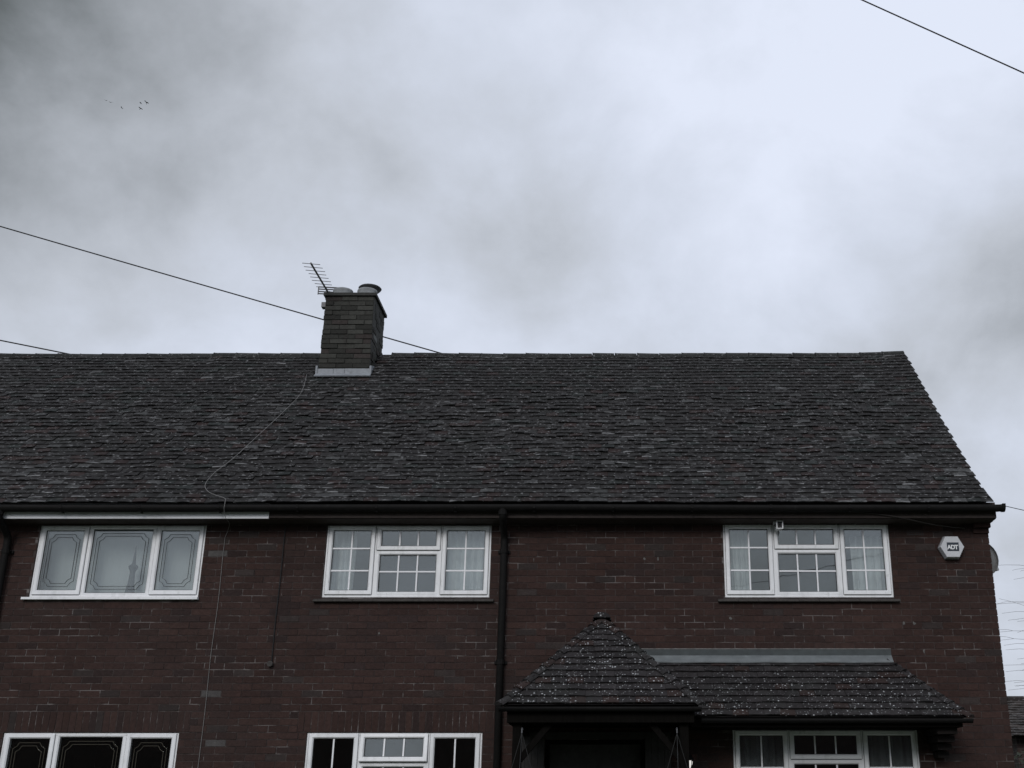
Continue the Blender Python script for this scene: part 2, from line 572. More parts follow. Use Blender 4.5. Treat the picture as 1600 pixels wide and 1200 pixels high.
soldiers = []
for k in ('ll', 'lm', 'lr'):
    o = WIN[k]
    soldiers.append((o[0] - 0.11, o[1] + 0.11, o[3], o[3] + 0.225))
    n = round((o[1] - o[0] + 0.22) / 0.075)
    w = (o[1] - o[0] + 0.22) / n
    for i in range(n):
        x = o[0] - 0.11 + i * w
        brick_box(x + 0.004, x + w - 0.004, o[3] + 0.006, o[3] + 0.22)
cut = opens + soldiers
for row in range(0, 62):
    z0 = row * 0.075 + 0.005
    z1 = z0 + 0.065
    x = XL + (0.0 if row % 2 else -0.1125)
    while x < XR:
        a, b = max(x + 0.005, XL), min(x + 0.22, XR)
        if b > XR - 0.12 and b < XR:
            b = min(b, XR)
        x += 0.225
        segs = [(a, b)]
        for o in cut:
            if o[2] < z1 - 0.012 and o[3] > z0 + 0.012:
                ns = []
                for s0, s1 in segs:
                    if o[0] >= s1 or o[1] <= s0:
                        ns.append((s0, s1))
                        continue
                    if s0 < o[0] - 0.02:
                        ns.append((s0, o[0] - 0.002))
                    if s1 > o[1] + 0.02:
                        ns.append((o[1] + 0.002, s1))
                segs = ns
        for s0, s1 in segs:
            if s1 - s0 > 0.02:
                pale = (0.085, 0.08, 0.078) if any(s0 - .01 < q[0] < s1 + .01 and z0 - .005 < q[1] < z1 + .005 for q in ((-4.565, 4.185), (-4.395, 2.585), (-4.45, 2.06))) else None
                brick_box(s0, s1, z0, z1, 0.0, 0.1, pale)


def emit(pieces, name, many, material, parent, limit=300, smooth=False):
    pieces.sort(key=lambda p: -p[0])
    for a, v, f, t in pieces[:limit]:
        MB().add(v, f, t).build(name, material, parent, smooth)
    if len(pieces) > limit:
        m = MB()
        for a, v, f, t in pieces[limit:]:
            m.add(v, f, t)
        m.build(many, material, parent, smooth, kind='stuff')


emit(pieces, 'brick', 'brickwork', M['brick'], wall)

# gable and back walls, with the roof triangle
gm = bpy.data.materials.new('gable_brick')
gm.use_nodes = True
gn, gk = gm.node_tree.nodes, gm.node_tree.links
bt = gn.new('ShaderNodeTexBrick')
bt.inputs['Scale'].default_value = 1.0
bt.inputs['Brick Width'].default_value = 0.225
bt.inputs['Row Height'].default_value = 0.075
bt.inputs['Mortar Size'].default_value = 0.005
bt.inputs['Color1'].default_value = (0.058, 0.034, 0.03, 1)
bt.inputs['Color2'].default_value = (0.038, 0.025, 0.023, 1)
bt.inputs['Mortar'].default_value = (0.09, 0.08, 0.072, 1)
gg = gn.new('ShaderNodeNewGeometry')
gs = gn.new('ShaderNodeSeparateXYZ')
gc = gn.new('ShaderNodeCombineXYZ')
ga = gn.new('ShaderNodeMath')
gk.new(gg.outputs['Position'], gs.inputs[0])
gk.new(gs.outputs[0], ga.inputs[0])
gk.new(gs.outputs[1], ga.inputs[1])
gk.new(ga.outputs[0], gc.inputs[0])
gk.new(gs.outputs[2], gc.inputs[1])
gk.new(gc.outputs[0], bt.inputs['Vector'])
gk.new(bt.outputs['Color'], gn['Principled BSDF'].inputs['Base Color'])
gn['Principled BSDF'].inputs['Roughness'].default_value = 0.9
RY, RZ, EZ = 2.665, 7.66, 4.737         # ridge depth and height; straight roof plane passes (Y=-0.3, Z=EZ)
BACK = 2 * RY + 0.05
mb = MB()
for x0, x1 in ((XR - 0.25, XR - 0.006), (XL + 0.006, XL + 0.25)):
    pr = [(0.285, 0), (BACK, 0), (BACK, 4.9), (RY, RZ - 0.12), (0.285, 5.1)]
    v = [(x, y, z) for x in (x0, x1) for y, z in pr]
    mb.add(v, [(0, 1, 2, 3, 4), (9, 8, 7, 6, 5)] + [(i, i + 5, (i + 1) % 5 + 5, (i + 1) % 5) for i in range(5)])
mb.box(XL + 0.26, XR - 0.26, BACK - 0.25, BACK - 0.004, 0, 4.9)
mb.build('gable_wall', gm, house)

# corbelled bricks carrying the eaves at the gable corner
corb = empty('corbel', (0, 0, 0))
corb.parent = house
for i in range(5):
    z0 = 4.40 + i * 0.058
    q = (0.006, 0.018, 0.032, 0.045, 0.055)[i]
    y0 = -0.02 - 0.05 * i
    t = brick_tint(4.38, 4.4)
    for (a, b) in (((XR - 0.18, XR + q),)):
        j = random.uniform(-0.004, 0.004)
        MB().box(a, b + j, y0, 0.2, z0, z0 + 0.052, t).build('brick', M['brick'], corb)
    MB().box(XR - 0.17, XR + q - 0.008, y0 + 0.006, 0.19, z0 + 0.0525, z0 + 0.0575).build('mortar_bed', M['mortar'], corb)

# rooms behind the windows
mb = MB()
for k, o in WIN.items():
    up = o[2] > 3
    x0, x1, y0, y1, z0, z1 = o[0] - 0.5, o[1] + 0.5, 0.285, 3.6, (2.62 if up else 0.05), (4.68 if up else 2.45)
    v = [(x, y, z) for z in (z0, z1) for y in (y0, y1) for x in (x0, x1)]
    mb.add(v, [(0, 1, 3, 2), (4, 6, 7, 5), (1, 5, 7, 3), (3, 7, 6, 2), (2, 6, 4, 0)])
mb.build('room', M['room'], house)


# ---- windows -------------------------------------------------------
YF = 0.018                               # frame face, set just behind the brick face


def light(parent, gx0, gx1, gz0, gz1, yp, nv, nh, glass, hpos=None, lead=None, off=None):
    """one pane with its seal and glazing bars or leading; off maps to a tilted sash"""
    f = off or (lambda q: q)
    def put(mbx, name, m_):
        mbx.v = [tuple(f(Vector(p))) for p in mbx.v]
        return mbx.build(name, m_, parent)
    p = MB().box(gx0 - 0.004, gx1 + 0.004, yp, yp + 0.02, gz0 - 0.004, gz1 + 0.004)
    put(p, 'pane', glass)
    s = MB().ring(gx0 - 0.003, gx1 + 0.003, gz0 - 0.003, gz1 + 0.003, 0.0085, yp - 0.010, yp - 0.002, yp - 0.006)
    put(s, 'glazing_seal', M['seal'])
    bw = 0.0085
    for i in range(nv):
        x = gx0 + (gx1 - gx0) * (i + 1) / (nv + 1)
        put(MB().box(x - bw, x + bw, yp - 0.0055, yp - 0.001, gz0 + 0.004, gz1 - 0.004), 'glazing_bar', M['bar'])
    hp = hpos or [(i + 1) / (nh + 1) for i in range(nh)]
    for h in hp:
        z = gz0 + (gz1 - gz0) * h
        put(MB().box(gx0 + 0.004, gx1 - 0.004, yp - 0.0075, yp - 0.0058, z - bw, z + bw), 'glazing_bar', M['bar'])
    if lead:
        cw = 0.0042
        m_ = MB()
        def strip(a, b):
            m_.beam((a[0], yp - 0.004, a[1]), (b[0], yp - 0.004, b[1]), cw * 1.0, 0.005, up=(0, 1, 0))
        w, h = gx1 - gx0, gz1 - gz0
        for ins, n1 in ((0.045, 0.062), (0.078, 0.062)):
            x0, x1, z0, z1 = gx0 + ins, gx1 - ins, gz0 + ins, gz1 - ins
            c = n1
            pts = [(x0 + c, z0), (x1 - c, z0), (x1 - c * 0.62, z0 + c * 0.62), (x1, z0 + c), (x1, z1 - c),
                   (x1 - c * 0.62, z1 - c * 0.62), (x1 - c, z1), (x0 + c, z1), (x0 + c * 0.62, z1 - c * 0.62), (x0, z1 - c),
                   (x0, z0 + c), (x0 + c * 0.62, z0 + c * 0.62)]
            for a, b in zip(pts, pts[1:] + pts[:1]):
                strip(a, b)
        put(m_, 'leading', lead)


def sash(parent, x0, x1, z0, z1, w, nv, nh, glass, hpos=None, lead=None, tilt=0.0, hinge=None, label=None):
    yf = YF - 0.014
    off = None
    if tilt:
        rot = Matrix.Rotation(tilt, 3, 'X')
        pv = Vector((0, yf + 0.03, z1))
        off = lambda q: rot @ (q - pv) + pv
    m = MB().ring(x0, x1, z0, z1, w, yf, yf + 0.055, yf + 0.012)
    if off:
        m.v = [tuple(off(Vector(p))) for p in m.v]
    so = m.build('sash', M['upvc'], parent, label=label)
    gp = MB().box(x0 + 0.006, x1 - 0.006, YF - 0.0022, YF + 0.02, z0 - 0.0065, z0 + 0.001)  # seal strips coloured dark to draw the shadow gap round the sash
    gp.box(x0 - 0.004, x0 + 0.001, YF - 0.0012, YF + 0.02, z0 + 0.002, z1 - 0.002).box(x1 - 0.001, x1 + 0.004, YF - 0.0012, YF + 0.02, z0 + 0.002, z1 - 0.002)
    gp.build('sash_gap_shade', M['gap'], parent)
    # third level: panes and bars belong to the window, beside the sash
    light(parent, x0 + w, x1 - w, z0 + w, z1 - w, yf + 0.026, nv, nh, glass, hpos, lead, off)
    return so


def window(key, style, glass, label, sill=None, came=None, h_side=None):
    x0, x1, z0, z1 = WIN[key]
    W, H = x1 - x0, z1 - z0
    k = W / 1.924
    m = MB().ring(x0 + 0.001, x1 - 0.001, z0 + 0.001, z1 - 0.001, 0.040, YF, YF + 0.07, YF + 0.004)
    ma, mbx = x0 + 0.560 * k, x0 + 0.600 * k
    mc, md = x0 + 1.322 * k, x0 + 1.362 * k
    m.box(ma, mbx, YF + 0.002, YF + 0.068, z0 + 0.039, z1 - 0.039)
    m.box(mc, md, YF + 0.002, YF + 0.068, z0 + 0.039, z1 - 0.039)
    tall = H > 1
    if style == 'bars':
        zt = z1 - (0.300 if not tall else 0.312)
        m.box(mbx, mc, YF + 0.003, YF + 0.067, zt - 0.016, zt + 0.016)
    win = m.build('window', M['upvc'], house, label=label)
    sz0, sz1 = z0 + 0.034, z1 - 0.010
    if style == 'bars':
        hp = h_side
        sash(win, x0 + 0.026, ma + 0.008, sz0, sz1, 0.050, 1, 2, glass, hp)
        sash(win, md - 0.008, x1 - 0.026, sz0, sz1, 0.050, 1, 2, glass, hp)
        if key == 'lm':
            sash(win, mbx - 0.010, mc + 0.010, zt + 0.004, sz1, 0.050, 2, 0, M['glass_up'], tilt=R(-6), label='top light hinged open')
        else:
            sash(win, mbx - 0.010, mc + 0.010, zt + 0.004, sz1, 0.050, 2, 0, glass)
        b = MB().ring(mbx - 0.004, mc + 0.004, z0 + 0.034, zt - 0.012, 0.036, YF + 0.000, YF + 0.05, YF + 0.014)
        b.build('glazing_bead', M['upvc'], win)
        light(win, mbx + 0.032, mc - 0.032, z0 + 0.070, zt - 0.048, YF + 0.026, 2, 1 if not tall else 2, glass,
              [0.545] if not tall else None)
    else:
        sash(win, x0 + 0.026, ma + 0.008, sz0, sz1, 0.052, 0, 0, glass, lead=came)
        sash(win, md - 0.008, x1 - 0.026, sz0, sz1, 0.052, 0, 0, glass, lead=came)
        b = MB().ring(mbx - 0.004, mc + 0.004, z0 + 0.034, z1 - 0.024, 0.022, YF + 0.0, YF + 0.05, YF + 0.012)
        b.build('glazing_bead', M['upvc'], win)
        light(win, mbx + 0.018, mc - 0.018, z0 + 0.056, z1 - 0.046, YF + 0.026, 0, 0, glass, lead=came)
    if sill == 'white':
        MB().box(x0 - 0.055, x1 + 0.012, -0.05, YF + 0.05, z0 - 0.028, z0 - 0.002).build('sill', M['upvc'], win)
    elif sill == 'tile':
        n = 9
        for i in range(n):
            a = x0 - 0.085 + (W + 0.14) * i / n
            b2 = x0 - 0.085 + (W + 0.14) * (i + 1) / n
            MB().add([(a + .002, -.055, z0 - .052), (b2 - .002, -.055, z0 - .052), (b2 - .002, .03, z0 - .052), (a + .002, .03, z0 - .052),
                      (a + .002, -.055, z0 - .034), (b2 - .002, -.055, z0 - .034), (b2 - .002, .03, z0 - .006), (a + .002, .03, z0 - .006)],
                     [(0, 3, 2, 1), (4, 5, 6, 7), (0, 1, 5, 4), (1, 2, 6, 5), (3, 0, 4, 7)]).build('sill_tile', M['sill'], win)
    return win


M['came_pale'] = mat('gilt_came', (0.045, 0.038, 0.024), 0.5)
SIDE = [0.325, 0.695]
w_ul = window('ul', 'leaded', M['glass_up'], 'upper white window with notched leaded panes', 'white', M['came'])
w_um = window('um', 'bars', M['glass_up'], 'upper white window with small panes, left of the drainpipe', 'tile', h_side=SIDE)
w_ur = window('ur', 'bars', M['glass_up'], 'upper white window with small panes, below the security camera', 'tile', h_side=SIDE)
w_ll = window('ll', 'leaded', M['glass_down'], 'lower white window with dark leaded panes', 'white', M['came_pale'])
w_lm = window('lm', 'bars', M['glass_down'], 'lower white window with its top light open', 'tile', h_side=[0.37, 0.69])
w_lr = window('lr', 'bars', M['glass_down'], 'lower white window under the lean-to roof', 'tile', h_side=[0.37, 0.69])


def curtain(x0, x1, z0, z1, y, folds, m_, label, amp=0.034, lean=0.0):
    n = folds * 8
    v, f = [], []
    rows = 4
    for r in range(rows + 1):
        t = r / rows
        for i in range(n + 1):
            u = i / n
            a = amp * (1.15 - 0.45 * t)
            x = x0 + (x1 - x0) * u + lean * (1 - t) * 0.5 + 0.006 * math.sin(u * 23 + r)
            v.append((x, y + a * math.sin(u * folds * 6.283 + 0.7 * math.sin(u * 9)) + 0.3 * a * math.sin(u * folds * 15.1), z0 + (z1 - z0) * t))
    for r in range(rows):
        for i in range(n):
            a = r * (n + 1) + i
            f.append((a, a + 1, a + n + 2, a + n + 1))
    o = MB().add(v, f).build('curtain', m_, None, smooth=True)
    s = o.modifiers.new('cloth', 'SOLIDIFY')
    s.thickness = 0.003
    return tag(o, label, 'curtain', 'curtains behind the windows')


curtain(-3.33, -3.03, 3.5, 4.56, 0.20, 4, M['net'], 'pale curtain in the left light of the upper window beside the drainpipe')
curtain(-1.99, -1.43, 3.5, 4.56, 0.20, 6, M['net'], 'wide net curtain in the right light of the upper window beside the drainpipe')
curtain(1.30, 1.60, 3.5, 4.56, 0.20, 5, M['net'], 'gathered curtain in the left light of the window below the security camera', lean=0.06)
curtain(2.80, 3.24, 3.5, 4.40, 0.20, 5, M['net'], 'broad curtain in the right light of the window below the security camera')
curtain(1.30, 1.90, 0.9, 2.3, 0.14, 6, M['drape'], 'dim grey curtain in the left light of the window under the lean-to')
curtain(2.78, 3.33, 0.9, 2.3, 0.14, 5, M['drape'], 'dim grey curtain in the right light of the window under the lean-to')

curtain(-6.69, -4.765, 3.5, 4.56, 0.30, 14, M['blind'], 'plain pale blind behind the leaded upper window', amp=0.003)

# tower-shaped ornament standing on the inner sill of the leaded window
t = MB()
t.lathe([(0.075, 0), (0.06, 0.05), (0.045, 0.12), (0.034, 0.22), (0.030, 0.30), (0.034, 0.32), (0.05, 0.345), (0.055, 0.37), (0.045, 0.385),
         (0.022, 0.40), (0.016, 0.46), (0.010, 0.54), (0.004, 0.62)], -5.60, 0.135, 3.665, 12)
t.build('tower_ornament', M['ornament'])
tag(bpy.data.objects['tower_ornament'], 'dark tower shaped ornament behind the middle pane of the leaded upper window', 'ornament')

# ---- front door inside the porch
dm = MB().box(-0.70, 0.30, 0.10, 0.15, 0.02, 2.06)
for zz in ((0.2, 0.8), (0.95, 1.85)):
    for xx in ((-0.6, -0.25), (-0.15, 0.2)):
        dm.box(xx[0], xx[1], 0.085, 0.10, zz[0], zz[1])
door = dm.build('door', M['door'], house)
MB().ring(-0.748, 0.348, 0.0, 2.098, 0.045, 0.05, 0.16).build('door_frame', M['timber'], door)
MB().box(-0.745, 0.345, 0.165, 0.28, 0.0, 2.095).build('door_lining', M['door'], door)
for i in range(4):                       # added dark boards, painting the porch recess in shade round the door
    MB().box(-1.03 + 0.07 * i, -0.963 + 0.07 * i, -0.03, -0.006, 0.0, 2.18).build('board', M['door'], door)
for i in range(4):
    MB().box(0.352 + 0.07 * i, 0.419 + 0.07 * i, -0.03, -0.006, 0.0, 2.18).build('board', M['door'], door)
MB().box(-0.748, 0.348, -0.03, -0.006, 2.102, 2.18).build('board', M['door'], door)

# ---- roof ------------------------------------------------------------
XV = 4.325                               # right verge
XRL = -11.2


def sag(x, y):
    k = 0.016 * noise.noise(Vector((x * 0.45, y * 0.7, 1.0))) + 0.007 * noise.noise(Vector((x * 1.9, y * 2.2, 5.0)))
    up = max(0.0, (x - 3.2) / 1.1)
    return k + 0.035 * up * up * max(0.0, min(1.0, (y - 1.2) / 1.4))


def roof_pt(x, s, n):
    """s metres up the slope from the eave, n metres off it"""
    y = -0.37 + s * 0.70711
    b = max(0.0, (0.2 - y) / 0.57)
    z = EZ + (y + 0.3) + 0.004 * b * b + sag(x, y)
    return Vector((x, y - n * 0.70711, z + n * 0.70711))


SLEN = (RY + 0.37) / 0.70711
GAUGE = 0.1
NR = int(SLEN / GAUGE)
mb = MB()
nx = 40
v, f = [], []
for j in range(9):
    for i in range(nx + 1):
        v.append(roof_pt(XRL + 0.02 + (XV - 0.06 - XRL) * i / nx, 0.02 + (SLEN - 0.04) * j / 8, -0.012))
for j in range(8):
    for i in range(nx):
        a = j * (nx + 1) + i
        f.append((a, a + 1, a + nx + 2, a + nx + 1))
v2 = [p + Vector((0, 0.06, -0.06)) for p in v]
N = len(v)
mb.add(v, f)
mb.add(v2, [q[::-1] for q in f])
back = [(XRL, RY, RZ - 0.03), (XV, RY, RZ - 0.03), (XV, BACK + 0.3, 4.75), (XRL, BACK + 0.3, 4.75)]
mb.add(back + [(a, b, c - 0.1) for a, b, c in back], [(0, 1, 2, 3), (7, 6, 5, 4), (0, 4, 5, 1), (1, 5, 6, 2), (2, 6, 7, 3), (3, 7, 4, 0)])
roof = mb.build('roof', M['deck'], house)


def tile_piece(pt, u0, u1, s0, L=0.135, th=0.013, lift=0.022, cam_=0.004, rnd=1.0, tint=None, pale=None, pale_chance=0.0):
    """one plain tile: cambered, a little crooked, with a paler nose on some"""
    j = lambda q: random.uniform(-q, q) * rnd
    ds, tw, li, dn = j(0.005), j(0.0055), lift + j(0.006), j(0.002)
    cols = (u0 + 0.0012, (u0 + u1) / 2 + j(0.03), u1 - 0.0012)
    has = random.random() < pale_chance
    first = random.choice((0, 0, 1, 2)) if has else 9
    last = random.choice((first, first, first + 1, 2)) if has else -1
    v, tl = [], []
    base = tint or (1, 1, 1)
    for i, u in enumerate(cols):
        c = cam_ if i == 1 else 0.0
        k = (i - 1) * tw
        sk = j(0.004)
        sb = s0 + ds + sk
        strip = random.uniform(0.014, 0.04)
        v.append(pt(u, sb, li + c + k + dn))
        v.append(pt(u, sb + strip, li + c + k + dn - 0.15 * strip))
        v.append(pt(u, s0 + ds + L, 0.006 + c * 0.6 + dn))
        v.append(pt(u, sb + 0.002, li + c + k - th + dn))
        p = pale if first <= i <= last else base
        q = random.uniform(0.6, 1.1)
        pp = tuple(x * q for x in p) if p is pale and pale else base
        tl += [pp, base, base, tuple(0.6 * a + 0.4 * b for a, b in zip(pp, base))]
    f = [(0, 4, 5, 1), (4, 8, 9, 5), (1, 5, 6, 2), (5, 9, 10, 6), (3, 7, 4, 0), (7, 11, 8, 4), (3, 0, 1, 2), (11, 10, 9, 8)]
    return v, f, tl


def tile_tint(x, s, edge=0.0):
    n = noise.noise(Vector((x * 0.6, s * 0.8, 2.0)))
    k = random.uniform(0.84, 1.18) * (1 + 0.22 * n)
    c = Vector((0.0205, 0.0192, 0.0190)) * k
    r = random.random()
    low = max(0.0, 1 - s / 3.6)
    if r < 0.05 + 0.10 * low:
        c = Vector((0.028, 0.0195, 0.0185)) * k
    elif r < 0.13 + 0.05 * low:
        c = Vector((0.021, 0.0235, 0.0225)) * k
    elif r > 0.985 - 0.10 * low * max(0.0, 0.5 + n) - 0.06 * edge:
        c = Vector((0.042, 0.042, 0.042)) * random.uniform(0.8, 1.5)
    return tuple(c)


pieces = []
for r in range(NR):
    s0 = r * GAUGE
    x = XRL + (0.0 if r % 2 else -0.0825)
    wob = random.uniform(-0.004, 0.004)
    while x < XV:
        w = 0.165
        x1 = min(x + w, XV + random.uniform(-0.004, 0.006) + (0.035 * max(0, 1 - s0 / 0.45) ** 2 if x + w > XV - 0.03 else 0))
        xa = max(x, XRL)
        if x1 - xa > 0.03:
            # chimney stands through the roof
            yy = -0.37 + (s0 + 0.05) * 0.70711
            if not (yy > 2.14 and -4.2 < (xa + x1) / 2 < -3.49):
                lo = 1.0 + 0.9 * noise.noise(Vector((x * 0.5, s0 * 0.7, 8.0))) + (0.5 if 0.4 < s0 < 3.0 else -0.3)
                tt = tile_tint((xa + x1) / 2, s0, 1.0 if r < 3 else 0.0)
                patch = noise.noise(Vector((x * 0.8, s0 * 0.9, 4.0)))
                ch = 0.06 + max(0.0, patch + 0.1) * 0.5 * max(0.25, 1 - s0 / 3.8) + (0.22 if r < 2 else 0.0)
                if -4.7 < x < -2.9 and 2.1 < s0 < 3.4:      # more pale noses below the stack
                    ch += 0.35 * math.exp(-((x + 3.85) / 0.5) ** 2)
                if -4.1 < x < -2.5 and s0 < 0.35:
                    ch += 0.4
                v, f, tl = tile_piece(roof_pt, xa, x1, s0 + wob, rnd=0.45 if x1 > XV - 0.25 else max(0.6, lo), tint=tt,
                                      pale=tuple(Vector((0.24, 0.24, 0.242)) * random.uniform(0.3, 1.6)), pale_chance=ch)
                px, py, zc = proj(v[4])
                a = (x1 - xa) / zc ** 2 * (1 if 10 < px < 1590 else 0.01)
                pieces.append((a, v, f, tl))
        x += w
emit(pieces, 'roof_tile', 'roof_tiles', M['tile'], roof)

# ridge tiles, bedded end to end
x = XRL
while x < XV - 0.05:
    x1 = min(x + 0.33, XV + 0.01)
    if not (x1 > -4.23 and x < -3.46):
        m = MB()
        n = 7
        dz = random.uniform(-0.0045, 0.0045)
        rz = RZ - 0.005 + 0.5 * (sag(x, RY) + sag(x1, RY)) + dz
        v, f = [], []
        for xx, rr in ((x + 0.004, 0.118), (x + 0.03, 0.112), (x1 - 0.004, 0.108)):
            sl = sag(xx, RY) - 0.5 * (sag(x, RY) + sag(x1, RY))
            for k in range(n):
                a = math.pi * (k / (n - 1))
                v.append((xx, RY - rr * math.cos(a), rz + sl - 0.055 + rr * 0.95 * math.sin(a)))
        for i in range(2):
            for k in range(n - 1):
                a = i * n + k
                f.append((a, a + n, a + n + 1, a + 1))
        f.append(tuple(range(n)))
        f.append(tuple(2 * n + k for k in range(n))[::-1])
        m.add(v, f, tuple(Vector((0.025, 0.026, 0.025)) * random.uniform(0.7, 1.3)))
        m.build('ridge_tile', M['tile'], roof)
    x = x1
# ---- eaves: soffit, fascia boards, gutter
XE = 4.40
MB().box(XRL, XE, -0.262, 0.0, 4.512, 4.532).build('soffit', M['fascia_dark'], house)
MB().box(XRL, -3.953, -0.288, -0.264, 4.510, 4.70).build('fascia_board', M['fascia_white'], house, label='white painted fascia board')
MB().box(-3.951, XE, -0.284, -0.264, 4.520, 4.70).build('fascia_board', M['fascia_dark'], house, label='dark stained fascia board')
m = MB()
v, f = [], []
gx = [XRL + 2.6 * i for i in range(7)] + [4.445]
n = 9
for i, xx in enumerate(gx):
    dz = 0.006 * math.sin(i * 2.1) - 0.004
    for rr in (0.060, 0.056):
        for k in range(n):
            a = math.pi * k / (n - 1)
            v.append((xx, -0.352 - rr * math.cos(a), 4.648 + dz - rr * 1.2 * math.sin(a) ** 0.8))
for i in range(len(gx) - 1):
    for k in range(n - 1):
        a = i * 2 * n + k
        f.append((a, a + 1, a + 2 * n + 1, a + 2 * n))
        b = a + n
        f.append((b, b + 2 * n, b + 2 * n + 1, b + 1))
    f.append((i * 2 * n, (i + 1) * 2 * n, (i + 1) * 2 * n + n, i * 2 * n + n))
    e = n - 1
    f.append((i * 2 * n + e, i * 2 * n + e + n, (i + 1) * 2 * n + e + n, (i + 1) * 2 * n + e))
m.add(v, f)
gut = m.build('gutter', M['black_plastic'], house, smooth=True)
mb = MB()
prof = [(-0.352 - 0.068 * math.cos(math.pi * k / 10), 4.655 - 0.085 * math.sin(math.pi * k / 10) ** 0.8) for k in range(11)]
for x0, x1 in ((4.440, 4.476),):
    vs = [(xx, y, z) for xx in (x0, x1) for y, z in prof]
    mb.add(vs, [tuple(range(11)), tuple(range(21, 10, -1))] + [(i, i + 11, (i + 1) % 11 + 11, (i + 1) % 11) for i in range(11)])
mb.build('gutter_end', M['black_plastic'], gut)
for xx in [XRL + 0.9 * i + 0.4 for i in range(17)]:
    MB().box(xx - 0.010, xx + 0.010, -0.40, -0.30, 4.566, 4.571).box(xx - 0.010, xx + 0.010, -0.4165, -0.413, 4.60, 4.645).build('gutter_bracket', M['black_plastic'], gut)


def downpipe(x, zt, zb, label):
    m = MB()
    path = smooth_path([(x, -0.352, 4.585), (x, -0.345, 4.52), (x, -0.20, 4.43), (x, -0.075, 4.34), (x, -0.062, 4.24)], 4) + [(x, -0.062, zb)]
    m.tube(path, 0.041, 10)
    p = m.build('downpipe', M['black_plastic'], house, smooth=True, label=label)
    MB().tube([(x, -0.352, 4.615), (x, -0.352, 4.535)], 0.052, 10).build('outlet', M['black_plastic'], p)
    for z in (4.15, 2.9, 1.6):
        MB().tube([(x, -0.062, z), (x, -0.062, z + 0.05)], 0.048, 10).build('pipe_collar', M['black_plastic'], p)
        MB().box(x - 0.07, x + 0.07, -0.022, -0.004, z + 0.008, z + 0.042).build('pipe_clip', M['black_plastic'], p)


downpipe(-7.02, 4.6, 0.1, 'black drainpipe left of the leaded windows')
downpipe(-1.262, 4.6, 0.1, 'black drainpipe beside the porch')

# air brick high on the wall near the corner
m = MB().box(3.42, 3.63, -0.006, 0.02, 4.372, 4.44, (0.05, 0.034, 0.03))
ab = m.build('air_brick', M['brick'], house)
m = MB()
for i in range(8):
    for j in range(3):
        m.box(3.434 + i * 0.0245, 3.447 + i * 0.0245, -0.0085, -0.004, 4.380 + j * 0.02, 4.392 + j * 0.02)
m.build('vent_hole', M['seal'], ab, kind='stuff')

# mortar and render patches on the brick face
mb = MB()
for (x, z, w, h) in ( (3.30, 3.36, 0.035, 0.055), (3.42, 3.36, 0.05, 0.055),
                     (3.50, 3.05, 0.03, 0.06), (-0.62, 4.04, 0.02, 0.05), (0.36, 4.10, 0.04, 0.05), (0.52, 4.10, 0.03, 0.06), (-0.92, 4.09, 0.014, 0.06),
                     (-3.55, 4.24, 0.03, 0.04), (-1.75, 2.98, 0.015, 0.05), (-2.65, 3.25, 0.025, 0.05), (-5.9, 3.22, 0.04, 0.02), (1.33, 3.42, 0.06, 0.05)):
    k = [(x + w * (0.45 * math.cos(a) * random.uniform(0.4, 1.1)), -0.004, z + h * 0.45 * math.sin(a) * random.uniform(0.4, 1.1)) for a in [i * 0.7854 + 0.4 for i in range(8)]]
    mb2 = MB().add(k + [(a, 0.004, c) for a, b, c in k], [tuple(range(8))] + [(i, i + 8, (i + 1) % 8 + 8, (i + 1) % 8) for i in range(8)])
    mb2.build('mortar_patch', M['cement_pale'] if 'cement_pale' in M else M.setdefault('cement_pale', mat('pale_mortar', (0.11, 0.105, 0.10), 0.95, var=0.4, vscale=40)), wall)

# ---- chimney -----------------------------------------------------------
CX0, CX1, CY0, CY1, CZ0, CZ1 = -4.212, -3.478, 2.12, 2.90, 6.9, 8.42
chim = MB().box(CX0 + 0.012, CX1 - 0.012, CY0 + 0.012, CY1 - 0.012, CZ0, CZ1).build('chimney', M['cement'], house)


def chim_tint():
    c = Vector((0.047, 0.047, 0.042)) * random.uniform(0.6, 1.25)
    if random.random() < 0.04:
        return (0.13, 0.135, 0.13)
    if random.random() < 0.12:
        c = Vector((0.048, 0.041, 0.038)) * random.uniform(0.8, 1.1)
    return tuple(c)


z = 7.045
row = 0
while z < 8.39:
    out = 0.0
    tap = 0.014 * (z - 7.0)              # the stack leans in a little
    x0, x1, y0, y1 = CX0 - out + tap, CX1 + out - tap, CY0 - out, CY1 + out
    def course(a, b, fn):
        n = 3
        off = 0.0 if row % 2 else -0.5
        st = (b - a) / n
        i = off
        while i < n:
            p, q = max(a, a + i * st), min(b, a + (i + 1) * st)
            if q - p > 0.03:
                fn(p + 0.004, q - 0.004)
            i += 1
    def fr(p, q):
        yo = y0 + random.uniform(-0.010, 0.006)
        e0, e1 = (random.uniform(-0.012, 0.006) if p < x0 + 0.01 else 0), (random.uniform(-0.006, 0.010) if q > x1 - 0.01 else 0)
        MB().box(p + e0, q + e1, yo, y0 + 0.09, z + 0.005, z + 0.069, chim_tint()).build('brick', M['brick'], chim)
    course(x0, x1, fr)
    def sr(p, q):
        xo = x1 + random.uniform(-0.008, 0.012)
        if p < y0 + 0.095:
            p = y0 + 0.095
        if roof_pt(0, (min(p, RY) + 0.37) / 0.70711, 0)[2] < z + 0.07 and q - p > 0.03:
            MB().box(x1 - 0.09, xo, p, q, z + 0.005, z + 0.069, chim_tint()).build('brick', M['brick'], chim)
    course(y0, y1, sr)
    if out:
        MB().box(x0, x0 + 0.09, y0 + 0.095, y1, z + 0.005, z + 0.069, chim_tint()).build('brick', M['brick'], chim)
    z += 0.075
    row += 1
mb = MB()
